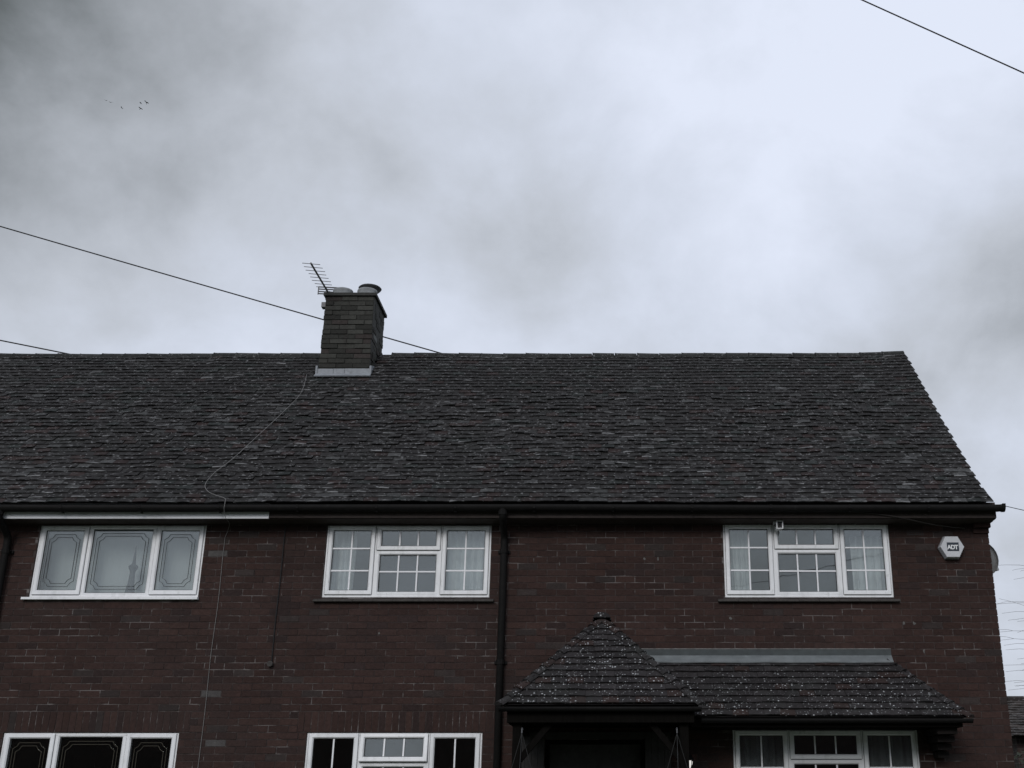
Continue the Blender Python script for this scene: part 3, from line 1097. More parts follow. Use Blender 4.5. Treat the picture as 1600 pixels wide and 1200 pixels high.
mb.box(CX0 - 0.018, CX1 + 0.018, CY0 - 0.03, CY1 + 0.035, 8.396, 8.44)
mb.add([(CX0 - 0.01, CY0 - 0.02, 8.44), (CX1 + 0.01, CY0 - 0.02, 8.44), (CX1 + 0.01, CY1 + 0.02, 8.44), (CX0 - 0.01, CY1 + 0.02, 8.44),
        (CX0 + 0.15, CY0 + 0.15, 8.475), (CX1 - 0.15, CY0 + 0.15, 8.475), (CX1 - 0.15, CY1 - 0.15, 8.475), (CX0 + 0.15, CY1 - 0.15, 8.475)],
       [(4, 5, 6, 7), (0, 1, 5, 4), (1, 2, 6, 5), (2, 3, 7, 6), (3, 0, 4, 7)])
mb.build('chimney_cap', M['cement'], chim)
MB().box(CX0 - 0.05, CX0 + 0.02, CY0 + 0.02, CY0 + 0.12, 8.235, 8.31).build('lashing_bracket', M['metal'], chim)
for px_ in (-4.025, -3.665):
    MB().lathe([(0.155, 0), (0.15, 0.08), (0.142, 0.11), (0.150, 0.13), (0.145, 0.155), (0.10, 0.175), (0.03, 0.185)], px_, 2.40, 8.45, 18).build(
        'chimney_pot', M['clay'], chim, smooth=True, label='pale squat chimney pot')
cw = MB().lathe([(0.10, 0), (0.095, 0.20), (0.10, 0.25), (0.165, 0.315), (0.175, 0.33), (0.16, 0.345), (0.07, 0.375), (0.02, 0.38)], -3.70, 2.70, 8.45, 20)
cw.build('chimney_pot', M['cowl'], chim, smooth=True, label='dark chimney pot with a wide flared cowl')
# lead apron at the foot of the stack
mb = MB()
for i, (a, b) in enumerate(((-4.235, -3.99), (-3.985, -3.83), (-3.825, -3.445))):
    lz = 0.004 * i
    MB().box(a, b, CY0 - 0.022 - lz, CY0 - 0.005, 7.11, 7.252).build('lead_apron', M['lead_old'], chim)
p0, p1 = roof_pt(-4.235, (2.035 + 0.37) / 0.70711, 0.055), roof_pt(-3.445, (2.035 + 0.37) / 0.70711, 0.055)
mb.add([p0, p1, (-3.445, CY0 - 0.032, 7.172), (-4.235, CY0 - 0.032, 7.172), p0 + Vector((0, .01, -.014)), p1 + Vector((0, .01, -.014)), (-3.445, CY0, 7.15), (-4.235, CY0, 7.15)],
       [(0, 1, 2, 3), (7, 6, 5, 4), (0, 4, 5, 1), (1, 5, 6, 2), (3, 7, 4, 0)])
mb.build('lead_skirt', M['lead_old'], chim)
for sx, a in ((-1, CX0), (1, CX1)):
    x0, x1 = (a - 0.03, a - 0.004) if sx < 0 else (a + 0.004, a + 0.03)
    MB().add([(x0, CY0 - .034, 7.10), (x1, CY0 - .034, 7.10), (x1, CY0 - .034, 7.295), (x0, CY0 - .034, 7.295), (x0, CY0 + .16, 7.22), (x1, CY0 + .16, 7.22), (x1, CY0 + .16, 7.36), (x0, CY0 + .16, 7.36)],
             [(0, 1, 2, 3), (1, 5, 6, 2), (4, 0, 3, 7), (3, 2, 6, 7), (5, 4, 7, 6)]).build('lead_soaker', M['lead_old'], chim)

# ---- porch and lean-to roof ----------------------------------------------
porch = empty('porch_roof', (0, 0, 0))
porch.parent = house
PCX, PHW, PZ, PD = -0.125, 0.985, 2.375, 1.30         # hipped porch: centre, half width, eave height, projection
S2 = 0.70711


def porch_front(u, s, n):
    return Vector((PCX + u, -PD + s * S2 - n * S2, PZ + s * S2 + n * S2))


def porch_left(u, s, n):
    return Vector((PCX - PHW + s * S2 - n * S2, u, PZ + s * S2 + n * S2))


def porch_right(u, s, n):
    return Vector((PCX + PHW - s * S2 + n * S2, u, PZ + s * S2 + n * S2))


LZ, LD, LX = 2.296, 0.69, 3.712                       # lean-to: eave height, projection, right eave corner


def lean_front(u, s, n):
    return Vector((u, -LD + s * S2 - n * S2, LZ + s * S2 + n * S2))


def lean_right(u, s, n):
    return Vector((LX - s * S2 + n * S2, u, LZ + s * S2 + n * S2))


def ptint():
    c = Vector((0.025, 0.0225, 0.023)) * random.uniform(0.75, 1.3)
    r = random.random()
    if r < 0.10:
        c = Vector((0.034, 0.023, 0.021)) * random.uniform(0.8, 1.1)
    return tuple(c)


pieces = []


def course_row(pt, a, b, s, phase, weight):
    x = a - (0.08 if phase else 0.0)
    while x < b - 0.01:
        u0, u1 = max(a, x), min(b, x + 0.165)
        if u1 - u0 > 0.025:
            v, f, tl = tile_piece(pt, u0, u1, s, rnd=0.7, lift=0.030, th=0.019, tint=ptint(), pale=(0.06, 0.06, 0.06), pale_chance=0.15)
            pieces.append((weight * (u1 - u0), v, f, tl))
        x += 0.165


ns = int(PHW / S2 / 0.1)
for r in range(ns + 1):
    s = r * 0.1
    hw = PHW - (s + 0.02) * S2
    if hw > 0.03:
        course_row(porch_front, -hw, hw, s, r % 2, 1.0)
        course_row(porch_left, -PD + (s + 0.02) * S2, 0.0, s, r % 2, 0.3)
        course_row(porch_right, -PD + (s + 0.02) * S2, 0.0, s, r % 2, 0.3)
for r in range(9):
    s = r * 0.1
    course_row(lean_front, 0.1, LX - (s + 0.02) * S2, s, r % 2, 0.9)
    course_row(lean_right, -LD + (s + 0.02) * S2, 0.0, s, r % 2, 0.3)
emit(pieces, 'porch_tile', 'porch_tiles', M['porch_tile'], porch)
# solid decks under both roofs
A = Vector((PCX, -PD + PHW, PZ + PHW))
mb = MB()
dz = Vector((0, 0, -0.004))
ev = [Vector((PCX - PHW, -PD, PZ)), Vector((PCX + PHW, -PD, PZ)), Vector((PCX + PHW, 0, PZ)), Vector((PCX - PHW, 0, PZ)), A, Vector((PCX, 0, PZ + PHW))]
mb.add([p + dz for p in ev], [(0, 1, 4), (1, 2, 5, 4), (3, 0, 4, 5), (0, 3, 2, 1)])
lv = [Vector((0.3, -LD, LZ)), Vector((LX, -LD, LZ)), Vector((LX, 0, LZ)), Vector((0.3, 0, LZ)), Vector((LX - LD, 0, LZ + LD)), Vector((0.3, 0, LZ + LD))]
mb.add([p + dz for p in lv], [(0, 1, 4, 5), (1, 2, 4), (0, 3, 2, 1)])
mb.build('roof_deck', M['deck'], porch)


def hip_tiles(p0, p1, n, mat_, name='hip_tile', rr=0.062):
    """bonnet tiles stepping up a hip from p0 to p1"""
    p0, p1 = Vector(p0), Vector(p1)
    d = (p1 - p0) / n
    dn = d.normalized()
    side = dn.cross(Vector((0, 0, 1))).normalized()
    up = side.cross(dn).normalized()
    for i in range(n):
        a = p0 + d * i - dn * 0.02
        b = p0 + d * (i + 1) + dn * 0.015
        v, f = [], []
        for q, r, lift in ((a, rr * random.uniform(0.95, 1.1), 0.022), (b, rr * 0.85, 0.004)):
            for k in range(7):
                t = math.pi * k / 6
                v.append(q + side * (r * math.cos(t)) + up * (r * 0.62 * math.sin(t) - 0.030 + lift))
        for k in range(6):
            f.append((k, k + 7, k + 8, k + 1))
        f.append(tuple(range(7)))
        f.append(tuple(range(13, 6, -1)))
        MB().add(v, f, ptint()).build(name, mat_, porch)


hip_tiles((PCX - PHW - 0.02, -PD - 0.02, PZ + 0.01), A + Vector((-0.02, -0.02, 0)), 12, M['porch_tile'])
hip_tiles((PCX + PHW + 0.02, -PD - 0.02, PZ + 0.01), A + Vector((0.02, -0.02, 0)), 12, M['porch_tile'])
hip_tiles((LX + 0.02, -LD - 0.02, LZ + 0.01), (LX - LD + 0.03, -0.03, LZ + LD - 0.02), 9, M['porch_tile'])
hip_tiles((PCX, -PD + PHW - 0.06, PZ + PHW + 0.02), (PCX, 0.0, PZ + PHW + 0.02), 2, M['porch_tile'], 'ridge_tile', 0.10)
# lead flashing where the lean-to meets the wall
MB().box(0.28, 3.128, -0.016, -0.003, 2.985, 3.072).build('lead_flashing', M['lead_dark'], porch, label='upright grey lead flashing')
MB().box(0.28, 3.128, -0.010, 0.0, 3.0735, 3.082).build('mortar_fillet', M['fillet'], porch)
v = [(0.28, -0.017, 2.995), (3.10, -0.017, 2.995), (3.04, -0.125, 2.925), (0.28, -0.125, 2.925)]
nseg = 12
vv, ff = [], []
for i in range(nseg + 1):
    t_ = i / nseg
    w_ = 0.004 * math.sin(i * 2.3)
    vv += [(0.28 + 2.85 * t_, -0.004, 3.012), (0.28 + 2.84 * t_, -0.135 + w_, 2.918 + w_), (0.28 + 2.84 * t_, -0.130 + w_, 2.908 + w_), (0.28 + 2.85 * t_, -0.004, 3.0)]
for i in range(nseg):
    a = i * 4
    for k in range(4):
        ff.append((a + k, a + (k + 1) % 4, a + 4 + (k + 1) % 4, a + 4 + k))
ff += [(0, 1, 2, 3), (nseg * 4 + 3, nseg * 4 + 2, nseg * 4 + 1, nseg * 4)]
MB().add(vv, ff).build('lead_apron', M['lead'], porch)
# eaves of the porch: fascias, gutters and soffits
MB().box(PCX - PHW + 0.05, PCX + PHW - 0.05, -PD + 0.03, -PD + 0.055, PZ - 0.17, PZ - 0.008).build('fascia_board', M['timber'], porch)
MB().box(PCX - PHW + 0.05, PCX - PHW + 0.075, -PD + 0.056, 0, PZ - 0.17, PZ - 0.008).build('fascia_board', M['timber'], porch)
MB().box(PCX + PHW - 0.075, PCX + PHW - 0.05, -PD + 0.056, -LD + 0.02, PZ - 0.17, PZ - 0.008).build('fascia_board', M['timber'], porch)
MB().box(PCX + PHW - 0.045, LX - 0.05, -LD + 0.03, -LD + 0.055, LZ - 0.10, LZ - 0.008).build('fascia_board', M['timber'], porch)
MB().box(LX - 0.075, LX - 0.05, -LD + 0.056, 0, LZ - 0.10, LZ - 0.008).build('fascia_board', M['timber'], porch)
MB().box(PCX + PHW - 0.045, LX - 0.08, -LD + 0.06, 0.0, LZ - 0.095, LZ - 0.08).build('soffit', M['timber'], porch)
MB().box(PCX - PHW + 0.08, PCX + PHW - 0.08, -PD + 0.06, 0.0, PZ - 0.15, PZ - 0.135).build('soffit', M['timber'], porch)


def small_gutter(x0, x1, yc, zc):
    v, f = [], []
    for xx in (x0, x1):
        for rr in (0.045, 0.041):
            for k in range(7):
                a = math.pi * k / 6
                v.append((xx, yc - rr * math.cos(a), zc - rr * math.sin(a)))
    for k in range(6):
        f += [(k, k + 1, k + 15, k + 14), (k + 7, k + 21, k + 22, k + 8)]
    f += [(0, 14, 21, 7), (6, 13, 27, 20), (0, 1, 2, 3, 4, 5, 6), (20, 19, 18, 17, 16, 15, 14)]
    MB().add(v, f).build('gutter', M['black_plastic'], porch, smooth=True)


small_gutter(PCX - PHW - 0.03, PCX + PHW + 0.02, -PD - 0.02, PZ - 0.025)
small_gutter(PCX + PHW + 0.06, LX + 0.04, -LD - 0.02, LZ - 0.020)
# corbelled end bracket of the lean-to, posts and braces of the porch
mb = MB()
for i in range(4):
    MB().box(LX - 0.30 + 0.03 * i, LX - 0.09, -0.58 + 0.13 * i, -0.006, LZ - 0.165 - 0.075 * i, LZ - 0.1 - 0.075 * i, (0.012, 0.010, 0.0095)).build('corbel_brick', M['brick'], porch)
for sx in (-1, 1):
    x = PCX + sx * (PHW - 0.15)
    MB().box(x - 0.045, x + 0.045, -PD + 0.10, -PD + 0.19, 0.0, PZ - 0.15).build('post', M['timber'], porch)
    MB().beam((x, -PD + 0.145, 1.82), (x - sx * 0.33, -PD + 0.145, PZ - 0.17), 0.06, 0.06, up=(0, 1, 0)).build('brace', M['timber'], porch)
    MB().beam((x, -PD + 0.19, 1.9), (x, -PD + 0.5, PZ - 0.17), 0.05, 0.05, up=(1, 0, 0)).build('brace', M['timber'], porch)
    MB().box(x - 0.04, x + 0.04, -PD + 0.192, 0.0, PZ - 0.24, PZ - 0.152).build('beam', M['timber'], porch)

# ================================================================== things fixed to the house
# hexagonal alarm box
al = empty('alarm_box', (3.915, 0, 4.225), 'white hexagonal alarm box on the brick wall near the corner', 'alarm box')
ax, az = 3.915, 4.222


def hexagon(rw, rh, y, dx=0, dz=0):
    return [(ax + dx + x * rw, y, az + dz + z_ * rh) for x, z_ in ((-1, 0), (-0.53, 1), (0.53, 1), (1, 0), (0.53, -1), (-0.53, -1))]


hv = hexagon(0.150, 0.132, -0.004) + hexagon(0.150, 0.132, -0.03)
MB().add(hv, [tuple(range(6)), tuple(range(11, 5, -1))] + [(i, (i + 1) % 6, (i + 1) % 6 + 6, i + 6) for i in range(6)]).build('backplate', M['alarm_side'], al)
hv = hexagon(0.143, 0.126, -0.031) + hexagon(0.138, 0.121, -0.092) + hexagon(0.133, 0.116, -0.098)
MB().add(hv, [tuple(range(6)), tuple(range(17, 11, -1))] + [(i + q, (i + 1) % 6 + q, (i + 1) % 6 + 6 + q, i + 6 + q) for q in (0, 6) for i in range(6)]).build('cover', M['alarm'], al)
MB().box(ax - 0.062, ax + 0.074, -0.101, -0.0985, az - 0.050, az + 0.050).build('logo_panel', M['logo_dark'], al)
cu = bpy.data.curves.new('lettering', 'FONT')
cu.body = 'ADT'
cu.size = 0.082
cu.extrude = 0.0012
cu.offset = 0.0032
cu.space_character = 0.86
to = bpy.data.objects.new('tmp', cu)
C.objects.link(to)
bpy.context.view_layer.update()
tme = bpy.data.meshes.new_from_object(to.evaluated_get(bpy.context.evaluated_depsgraph_get()))
bpy.data.objects.remove(to)
tme.name = 'lettering'
tme.materials.clear()
tme.materials.append(M['logo_white'])
lt = bpy.data.objects.new('lettering', tme)
C.objects.link(lt)
lt.parent = al
tw_ = max(v.co.x for v in tme.vertices) - min(v.co.x for v in tme.vertices)
sc_ = 0.128 / tw_
lt.scale = (sc_, sc_ * 1.05, 1)
lt.location = (-0.060, -0.1035, -0.032)
lt.rotation_euler = (R(90), 0, 0)

# satellite dish on the gable side
dsh = empty('satellite_dish', (4.38, 0.62, 4.2), 'grey satellite dish sticking out beyond the gable corner', 'satellite dish')
dv, df = [], []
ctr = Vector((4.492, 0.62, 4.225))
axis = Vector((0.72, 0.62, 0.30)).normalized()
us = axis.cross(Vector((0, 0, 1))).normalized()
vs_ = us.cross(axis)
for side_, o_ in ((0, 0.0), (1, -0.008)):
    for i in range(6):
        r_ = 0.21 * i / 5
        for k in range(24):
            a = 6.28318 * k / 24
            dv.append(ctr + us * (r_ * math.cos(a)) * 0.95 + vs_ * (r_ * math.sin(a)) + axis * (0.055 * (i / 5) ** 2 - 0.055 + o_))
for q in (0, 1):
    for i in range(5):
        for k in range(24):
            a = q * 144 + i * 24 + k
            b = q * 144 + i * 24 + (k + 1) % 24
            fc = (a, b, b + 24, a + 24)
            df.append(fc if q else fc[::-1])
for k in range(24):
    df.append((120 + k, 120 + (k + 1) % 24, 264 + (k + 1) % 24, 264 + k))
MB().add(dv, df).build('reflector', M['dish'], dsh, smooth=True)
MB().tube([(4.385, 0.62, 4.2), (4.48, 0.60, 4.2), ctr - axis * 0.06], 0.018, 8).build('wall_mount', M['metal'], dsh)
MB().tube([ctr - vs_ * 0.2 - axis * 0.03, ctr - vs_ * 0.17 + axis * 0.24], 0.010, 6).build('feed_arm', M['metal'], dsh)
MB().tube([ctr - vs_ * 0.19 + axis * 0.24, ctr - vs_ * 0.13 + axis * 0.23], 0.025, 8).build('feed_horn', M['dish'], dsh)

# security camera under the soffit
sc = empty('security_camera', (1.905, -0.1, 4.5), 'small white security camera with black face above the right upper window', 'camera')
MB().box(1.86, 1.90, -0.13, -0.07, 4.485, 4.511).build('mount_plate', M['alarm'], sc)
MB().tube(smooth_path([(1.88, -0.10, 4.49), (1.878, -0.11, 4.47), (1.90, -0.115, 4.455), (1.925, -0.11, 4.46)], 4), 0.009, 8).build('bracket', M['metal'], sc)
cmx = MB().ring(1.888, 1.958, 4.418, 4.506, 0.009, -0.185, -0.06, -0.178)
cmx.build('housing', M['upvc'], sc)
MB().box(1.896, 1.950, -0.181, -0.062, 4.426, 4.498).build('face', M['seal'], sc)
MB().tube([(1.923, -0.184, 4.462), (1.923, -0.1815, 4.462)], 0.012, 12).build('lens', M['black_plastic'], sc)

# television aerial on the chimney
ae = empty('tv_aerial', (-4.30, 2.3, 8.0), 'television aerial with horizontal rods clamped to the chimney', 'aerial')
b0, b1 = Vector((-4.222, 2.30, 8.535)), Vector((-4.155, 1.05, 8.405))
MB().tube([b0, b1], 0.014, 6).build('boom', M['metal'], ae)
for i in range(8):
    p = b1.lerp(b0, 0.02 + 0.82 * i / 7 * 0.97)
    w = 0.125 + 0.006 * (i % 3)
    MB().tube([p - Vector((w, 0, -0.012)), p + Vector((w, 0, -0.012))], 0.0048, 5).build('element', M['metal'], ae)
rf = MB()
c = Vector((-4.205, 2.34, 8.582))
for dz in (-0.055, -0.02, 0.02, 0.055):
    rf.tube([c + Vector((-0.18, 0, dz + 0.01)), c + Vector((0.18, 0, dz - 0.01))], 0.010, 5)
for dx in (-0.178, -0.06, 0.06, 0.178):
    rf.tube([c + Vector((dx, 0, -0.058)), c + Vector((dx, 0, 0.058))], 0.009, 5)
rf.build('reflector', M['metal'], ae)
MB().tube([(-4.222, 2.36, 7.7), (-4.222, 2.36, 8.58)], 0.018, 8).build('mast', M['metal'], ae)
MB().box(-4.255, -4.19, 2.29, 2.40, 8.42, 8.50).build('clamp', M['metal'], ae)

# thin aerial cable down the roof and the wall
rp = [(-4.343, 2.068), (-4.277, 1.623), (-4.375, 1.181), (-4.518, 0.697), (-4.64, 0.319), (-4.759, 0.063), (-4.776, -0.12), (-4.70, -0.23), (-4.589, -0.29), (-4.45, -0.345)]
pts = [roof_pt(x, (y + 0.37) / 0.70711, 0.048) for x, y in rp]
pts += [Vector((-4.42, -0.44, 4.66)), Vector((-4.425, -0.43, 4.58)), Vector((-4.44, -0.30, 4.515)), Vector((-4.47, -0.06, 4.49)), Vector((-4.52, -0.012, 4.35))]
path = smooth_path(pts, 6) + smooth_path([(-4.521, -0.011, 4.1), (-4.512, -0.012, 3.6), (-4.524, -0.011, 3.0), (-4.515, -0.012, 2.4), (-4.52, -0.011, 1.6), (-4.52, -0.011, 0.4)], 4)
tag(MB().tube(path, 0.0030, 5).build('aerial_cable', M['cable_white'], smooth=True), 'thin pale cable trailing down the roof tiles and brick wall', 'cable')
# second, dark cable with a small end cap
cb = empty('wall_cable', (-3.83, 0, 3.0), 'dark cable down the brick wall ending in a small round cap', 'cable')
MB().tube([(-3.83, -0.014, 4.52), (-3.828, -0.014, 3.9), (-3.836, -0.014, 3.4), (-3.833, -0.014, 2.94)], 0.0065, 6).build('lead', M['wire'], cb)
MB().tube([(-3.842, -0.004, 2.91), (-3.842, -0.05, 2.91)], 0.032, 10).build('cap', M['sill'], cb)
# sagging cable just below the right eave
tag(MB().tube(smooth_path([(2.2, -0.292, 4.62), (2.6, -0.292, 4.60), (3.2, -0.30, 4.535), (3.7, -0.15, 4.47), (4.1, -0.02, 4.455)], 6), 0.006, 5).build('eaves_cable', M['sill'], smooth=True),
    'thin brown cable sloping below the eaves by the alarm box', 'cable')

# porch lantern
la = empty('wall_lantern', (0.79, 0, 1.9), 'small lit lantern on the wall right of the porch', 'lantern')
lx, ly = 0.79, -0.17
MB().box(lx - 0.03, lx + 0.03, -0.02, -0.003, 1.92, 2.06).build('wall_plate', M['black_plastic'], la)
MB().tube(smooth_path([(lx, -0.02, 2.0), (lx, -0.10, 2.07), (lx, ly, 2.06), (lx, ly, 2.0)], 4), 0.009, 6).build('arm', M['black_plastic'], la)
MB().lathe([(0.085, 0), (0.08, 0.015), (0.04, 0.07), (0.02, 0.10), (0.012, 0.13)], lx, ly, 1.878, 8).build('cap', M['black_plastic'], la)
MB().lathe([(0.012, -0.085), (0.045, -0.07), (0.060, -0.040), (0.066, -0.012), (0.055, 0.002)], lx, ly, 1.875, 12).build('globe', M['glow'], la, smooth=True)
for k in range(4):
    a = k * math.pi / 2 + 0.78
    MB().tube([(lx + 0.075 * math.cos(a), ly + 0.075 * math.sin(a), 1.88), (lx + 0.05 * math.cos(a), ly + 0.05 * math.sin(a), 1.70)], 0.004, 5).build('cage_bar', M['black_plastic'], la)
MB().lathe([(0.05, 0), (0.055, 0.01), (0.02, 0.02)], lx, ly, 1.688, 8).build('base', M['black_plastic'], la)

# hanging baskets from the porch beams
for bx, by, lab in ((-0.90, -1.36, 'hanging basket on chains at the porch post by the drainpipe'), (0.63, -1.36, 'hanging basket on chains at the porch post by the lantern')):
    hb = empty('hanging_basket', (bx, by, 2.1), lab, 'hanging basket', 'hanging baskets on the porch')
    MB().tube(smooth_path([(bx, -PD + 0.10, 2.14), (bx, by + 0.02, 2.145), (bx, by, 2.10)], 4), 0.008, 6).build('hook', M['metal'], hb)
    for k in range(3):
        a = k * 2.094 + 0.5
        MB().tube([(bx, by, 2.10), (bx + 0.15 * math.cos(a), by + 0.15 * math.sin(a), 1.66)], 0.0035, 5).build('chain', M['chain'], hb)
    MB().lathe([(0.04, -0.14), (0.11, -0.09), (0.155, 0.0), (0.145, 0.02), (0.06, 0.05)], bx, by, 1.65, 14, jit=0.06).build('basket', M['moss'], hb)

# ================================================================== wires
def wire(a, b, sag_, r, label):
    o = MB().tube(sagged(a, b, sag_, 30), r, 6).build('overhead_wire', M['wire'], smooth=True)
    return tag(o, label, 'wire', 'overhead wires')


q0, q1 = Vector((-12.742, 8, 12.692)), Vector((-3.288, 8, 9.805))
wire(q0 + (q0 - q1) * 0.9, q1 + (q1 - q0) * 0.6, 0.04, 0.013, 'overhead wire passing behind the chimney')
q0, q1 = Vector((-12.265, 8, 10.108)), Vector((-10.807, 8, 9.805))
wire(q0 + (q0 - q1) * 6, q1 + (q1 - q0) * 4, 0.01, 0.013, 'short stretch of overhead wire low at the left above the ridge')
q0, q1 = Vector((2.428, -4, 8.754)), Vector((3.874, -4, 7.927))
wire(q0 + (q0 - q1) * 4, q1 + (q1 - q0) * 3, 0.01, 0.0075, 'thick black overhead wire crossing the top right of the sky')
q0, q1 = Vector((4.46, -0.36, 4.645)), Vector((4.70, -0.36, 4.587))
wire(q0, q1 + (q1 - q0) * 14, 0.0, 0.004, 'thin wire running off from the end of the gutter')
q0, q1 = Vector((3.308, -14.000, 6.306)), Vector((6.495, -14.000, 7.060))        # seen only as a reflection in the right upper window
wire(q0 + (q0 - q1) * 1.5, q1 + (q1 - q0) * 1.5, 0.0, 0.007, 'overhead wire reflected in the right upper window')

# ================================================================== birds
BIRDS = ('tiny dark bird at the far left end of the loose flock', 'tiny dark bird just right of the leftmost bird', 'tiny dark bird alone between the pair and the cluster',
         'dark bird at the upper left of the cluster of three', 'dark bird at the upper right of the cluster of three', 'dark bird lowest in the cluster of three')
for i, (p, sz, rot) in enumerate((((-51.212, 85.000, 67.657), 0.3, 0.2), ((-50.693, 85.000, 67.430), 0.36, -0.3), ((-49.500, 85.000, 66.790), 0.3, 0.1), ((-47.679, 85.000, 67.355), 0.4, -0.7), ((-47.109, 85.000, 67.430), 0.42, -0.6), ((-47.588, 85.000, 66.714), 0.32, -0.2))):
    b = MB()
    b.lathe([(0.01, -0.5), (0.07, -0.3), (0.11, 0.0), (0.08, 0.25), (0.03, 0.42)], 0, 0, 0, 8)
    b.v = [(x * 0.9, z * 0.9, y * 0.9) for x, y, z in b.v]
    n0 = len(b.v)
    for s in (-1, 1):
        b.add([(s * 0.05, 0.2, 0), (s * 0.5, 0.25, 0.22), (s * 1.0, -0.05, 0.10), (s * 0.5, -0.12, 0.20), (s * 0.05, -0.2, 0)], [(0, 1, 3, 4), (1, 2, 3)])
        b.add([(s * 0.05, 0.2, -0.03), (s * 0.5, 0.25, 0.19), (s * 1.0, -0.05, 0.09), (s * 0.5, -0.12, 0.17), (s * 0.05, -0.2, -0.03)], [(4, 3, 1, 0), (3, 2, 1)])
    b.add([(-0.05, -0.4, 0), (0.05, -0.4, 0), (0.12, -0.75, 0), (-0.12, -0.75, 0), (0, -0.5, 0.04)], [(0, 1, 4), (1, 2, 4), (2, 3, 4), (3, 0, 4), (0, 3, 2, 1)])
    o = b.build('bird', M['bird'])
    o.location = p
    o.scale = (sz * 0.8, sz * 0.8, sz * 0.8)
    o.rotation_euler = (0.35, rot, 0.8 * i)
    tag(o, BIRDS[i], 'bird', 'birds in the upper left sky')

# ================================================================== right edge: outbuilding, hedge, bare tree
gar = empty('outbuilding', (9.5, 7, 0), 'low building with mottled tiled roof beyond the gable', 'building')
MB().box(6.6, 14, 6.4, 10, 0, 2.5).build('wall', gm, gar)
gr = MB().add([(6.3, 6.1, 2.44), (14.3, 6.1, 2.44), (14.3, 8.1, 3.14), (6.3, 8.1, 3.14), (6.3, 10.1, 2.44), (14.3, 10.1, 2.44)],
              [(0, 1, 2, 3), (3, 2, 5, 4), (0, 3, 4), (1, 5, 2), (0, 4, 5, 1)]).build('roof', M['deck'], gar)
mg = MB()
sl = Vector((0, 2.0, 0.70)).normalized()
nl = Vector((0, -0.70, 2.0)).normalized()


def gpt(u, s, n):
    return Vector((u, 6.06, 2.43)) + sl * s + nl * n


for r in range(14):
    x = 6.25 + (0.1 if r % 2 else 0)
    while x < 14.2:
        v, f, tl = tile_piece(gpt, x, x + 0.2, r * 0.15, L=0.19, rnd=1.2, tint=tuple(Vector((0.05, 0.042, 0.038)) * random.uniform(0.6, 1.4)))
        mg.add(v, f, tl)
        x += 0.2
mg.build('roof_tiles', M['tile'], gr, kind='stuff')
for i in range(20):
    x = 6.28 + i * 0.4
    MB().tube([(x, 8.1, 3.15), (x + 0.39, 8.1, 3.15)], 0.075, 8, tint=(0.035, 0.03, 0.028)).build('ridge_tile', M['tile'], gr)

hd = MB()
rnd = random.Random(3)
for i in range(9000):
    x, y = rnd.uniform(5.2, 11), rnd.uniform(3.6, 4.7)
    z = rnd.uniform(0.1, 2.12) + 0.10 * noise.noise(Vector((x * 2, y * 2, 0)))
    if 5.5 < x < 10.7 and 3.9 < y < 4.4 and z < 1.8:
        continue
    u = Vector((rnd.uniform(-1, 1), rnd.uniform(-1, 1), rnd.uniform(-1, 1))).normalized()
    w = u.orthogonal().normalized()
    c = Vector((x, y, z))
    s = rnd.uniform(0.03, 0.055)
    hd.add([c - u * s, c + w * s * 0.5, c + u * s, c - w * s * 0.5], [(0, 1, 2, 3)], tuple(Vector((0.025, 0.032, 0.018)) * rnd.uniform(0.6, 1.4)))
hg = empty('hedge', (8, 4.1, 0), 'dark clipped hedge below the low mottled roof', 'hedge')
hd.build('foliage', M['leaf'], hg, kind='stuff')
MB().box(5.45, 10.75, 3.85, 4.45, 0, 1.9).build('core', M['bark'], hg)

# bare tree behind, mostly right of the frame; arching twigs reach into view
tr = empty('bare_tree', (13.4, 15, 0), 'leafless tree with thin arching twigs beyond the gable', 'tree')
trunk = MB().tube(smooth_path([(13.4, 15, 0), (13.3, 15, 1.5), (13.45, 15.05, 3.0), (13.35, 15, 4.6), (13.5, 15, 6.5)], 5), 0.20, 10, r2=0.06).build('trunk', M['bark'], tr, smooth=True)
rt = random.Random(11)


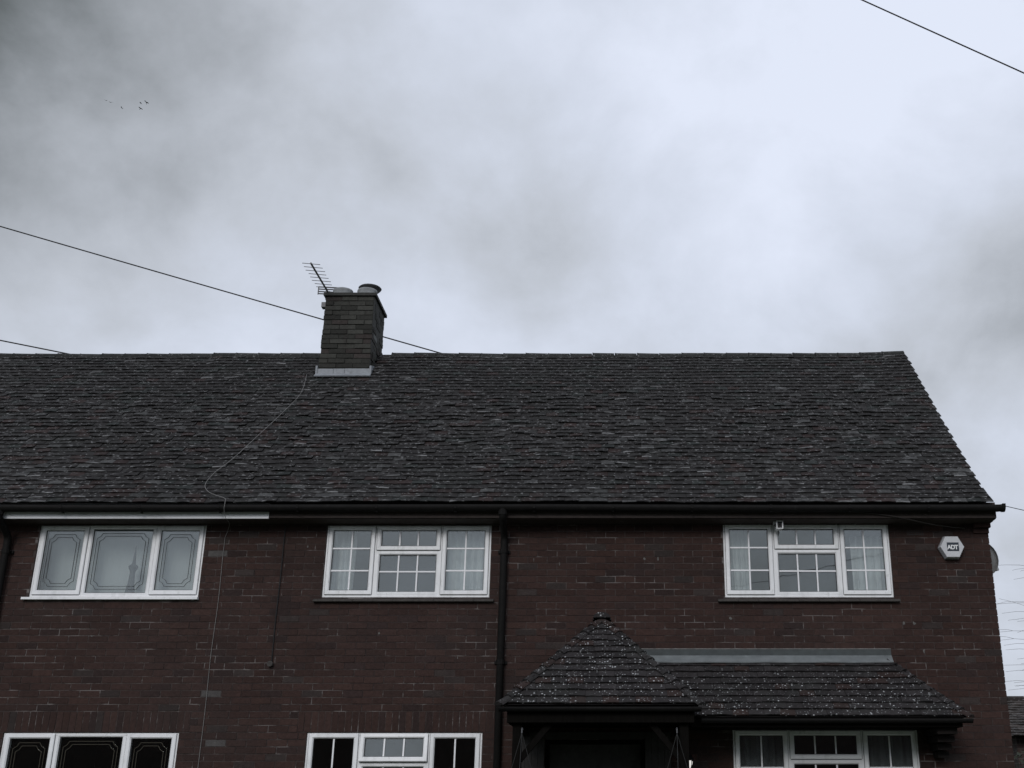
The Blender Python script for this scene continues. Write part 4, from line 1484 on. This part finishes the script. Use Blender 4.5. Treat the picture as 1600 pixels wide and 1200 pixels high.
def branch(start, ctrl, tip, r, depth):
    pts = []
    for i in range(13):
        t_ = i / 12
        p = start * (1 - t_) ** 2 + ctrl * 2 * t_ * (1 - t_) + tip * t_ * t_
        k = 0.012 * t_
        p = p + Vector((rt.uniform(-k, k), rt.uniform(-k, k), rt.uniform(-k, k)))
        pts.append(p)
    bm_.tube(pts, r, 5, r2=max(0.003, r * 0.25), cap=False)
    if depth:
        for q in range(3):
            i = rt.randint(4, 11)
            d = (pts[i] - pts[i - 1]).normalized()
            L = rt.uniform(0.5, 1.3) * (0.6 + 0.3 * depth)
            side = Vector((rt.uniform(-0.7, 0.1), rt.uniform(-0.4, 0.4), rt.uniform(-0.3, 0.6)))
            e = pts[i] + (d + side * 0.7).normalized() * L - Vector((0, 0, 0.12))
            branch(pts[i], (pts[i] + e) / 2 + Vector((0, 0, 0.10)), e, r * 0.35, depth - 1)


for tip, z0 in (((9.489, 15.197, 6.951), 5.5),
                ((9.523, 15.387, 6.026), 4.9),
                ((9.685, 15.472, 5.818), 4.6),
                ((9.646, 15.708, 5.379), 4.0),
                ((9.531, 15.384, 5.149), 3.6),
                ((9.694, 15.676, 5.061), 3.8),
                ((9.260, 14.246, 4.781), 3.4),
                ((9.391, 14.945, 4.487), 3.0),
                ((9.692, 15.709, 4.414), 3.2),
                ((9.545, 15.238, 3.945), 2.8),
                ((10.134, 15.641, 6.695), 5.6),
                ((9.660, 14.381, 5.471), 5.0),
                ((9.749, 14.951, 4.638), 4.2),
                ((9.485, 14.595, 4.066), 3.3)):
    bm_ = MB()
    tip = Vector(tip)
    st = Vector((13.4, 15, z0 - 0.6))
    branch(st, Vector(((st.x + tip.x) / 2, (st.y + tip.y) / 2, tip.z + 0.25)), tip, 0.011, 1)
    bm_.build('branch', M['twig'], trunk)

# ================================================================== across the road (seen only as reflections in the glass)
op = empty('opposite_terrace', (-5, -34, 0), 'dark brick terrace across the road, behind the viewer', 'house')
MB().box(-34, 24, -40, -32, 0, 5.0).build('wall', gm, op)
MB().add([(-34.4, -31.6, 4.9), (24.4, -31.6, 4.9), (24.4, -36, 8.2), (-34.4, -36, 8.2), (-34.4, -40.4, 4.9), (24.4, -40.4, 4.9)],
         [(1, 0, 3, 2), (3, 4, 5, 2), (0, 4, 3), (1, 2, 5), (0, 1, 5, 4)]).build('roof', M['deck'], op)
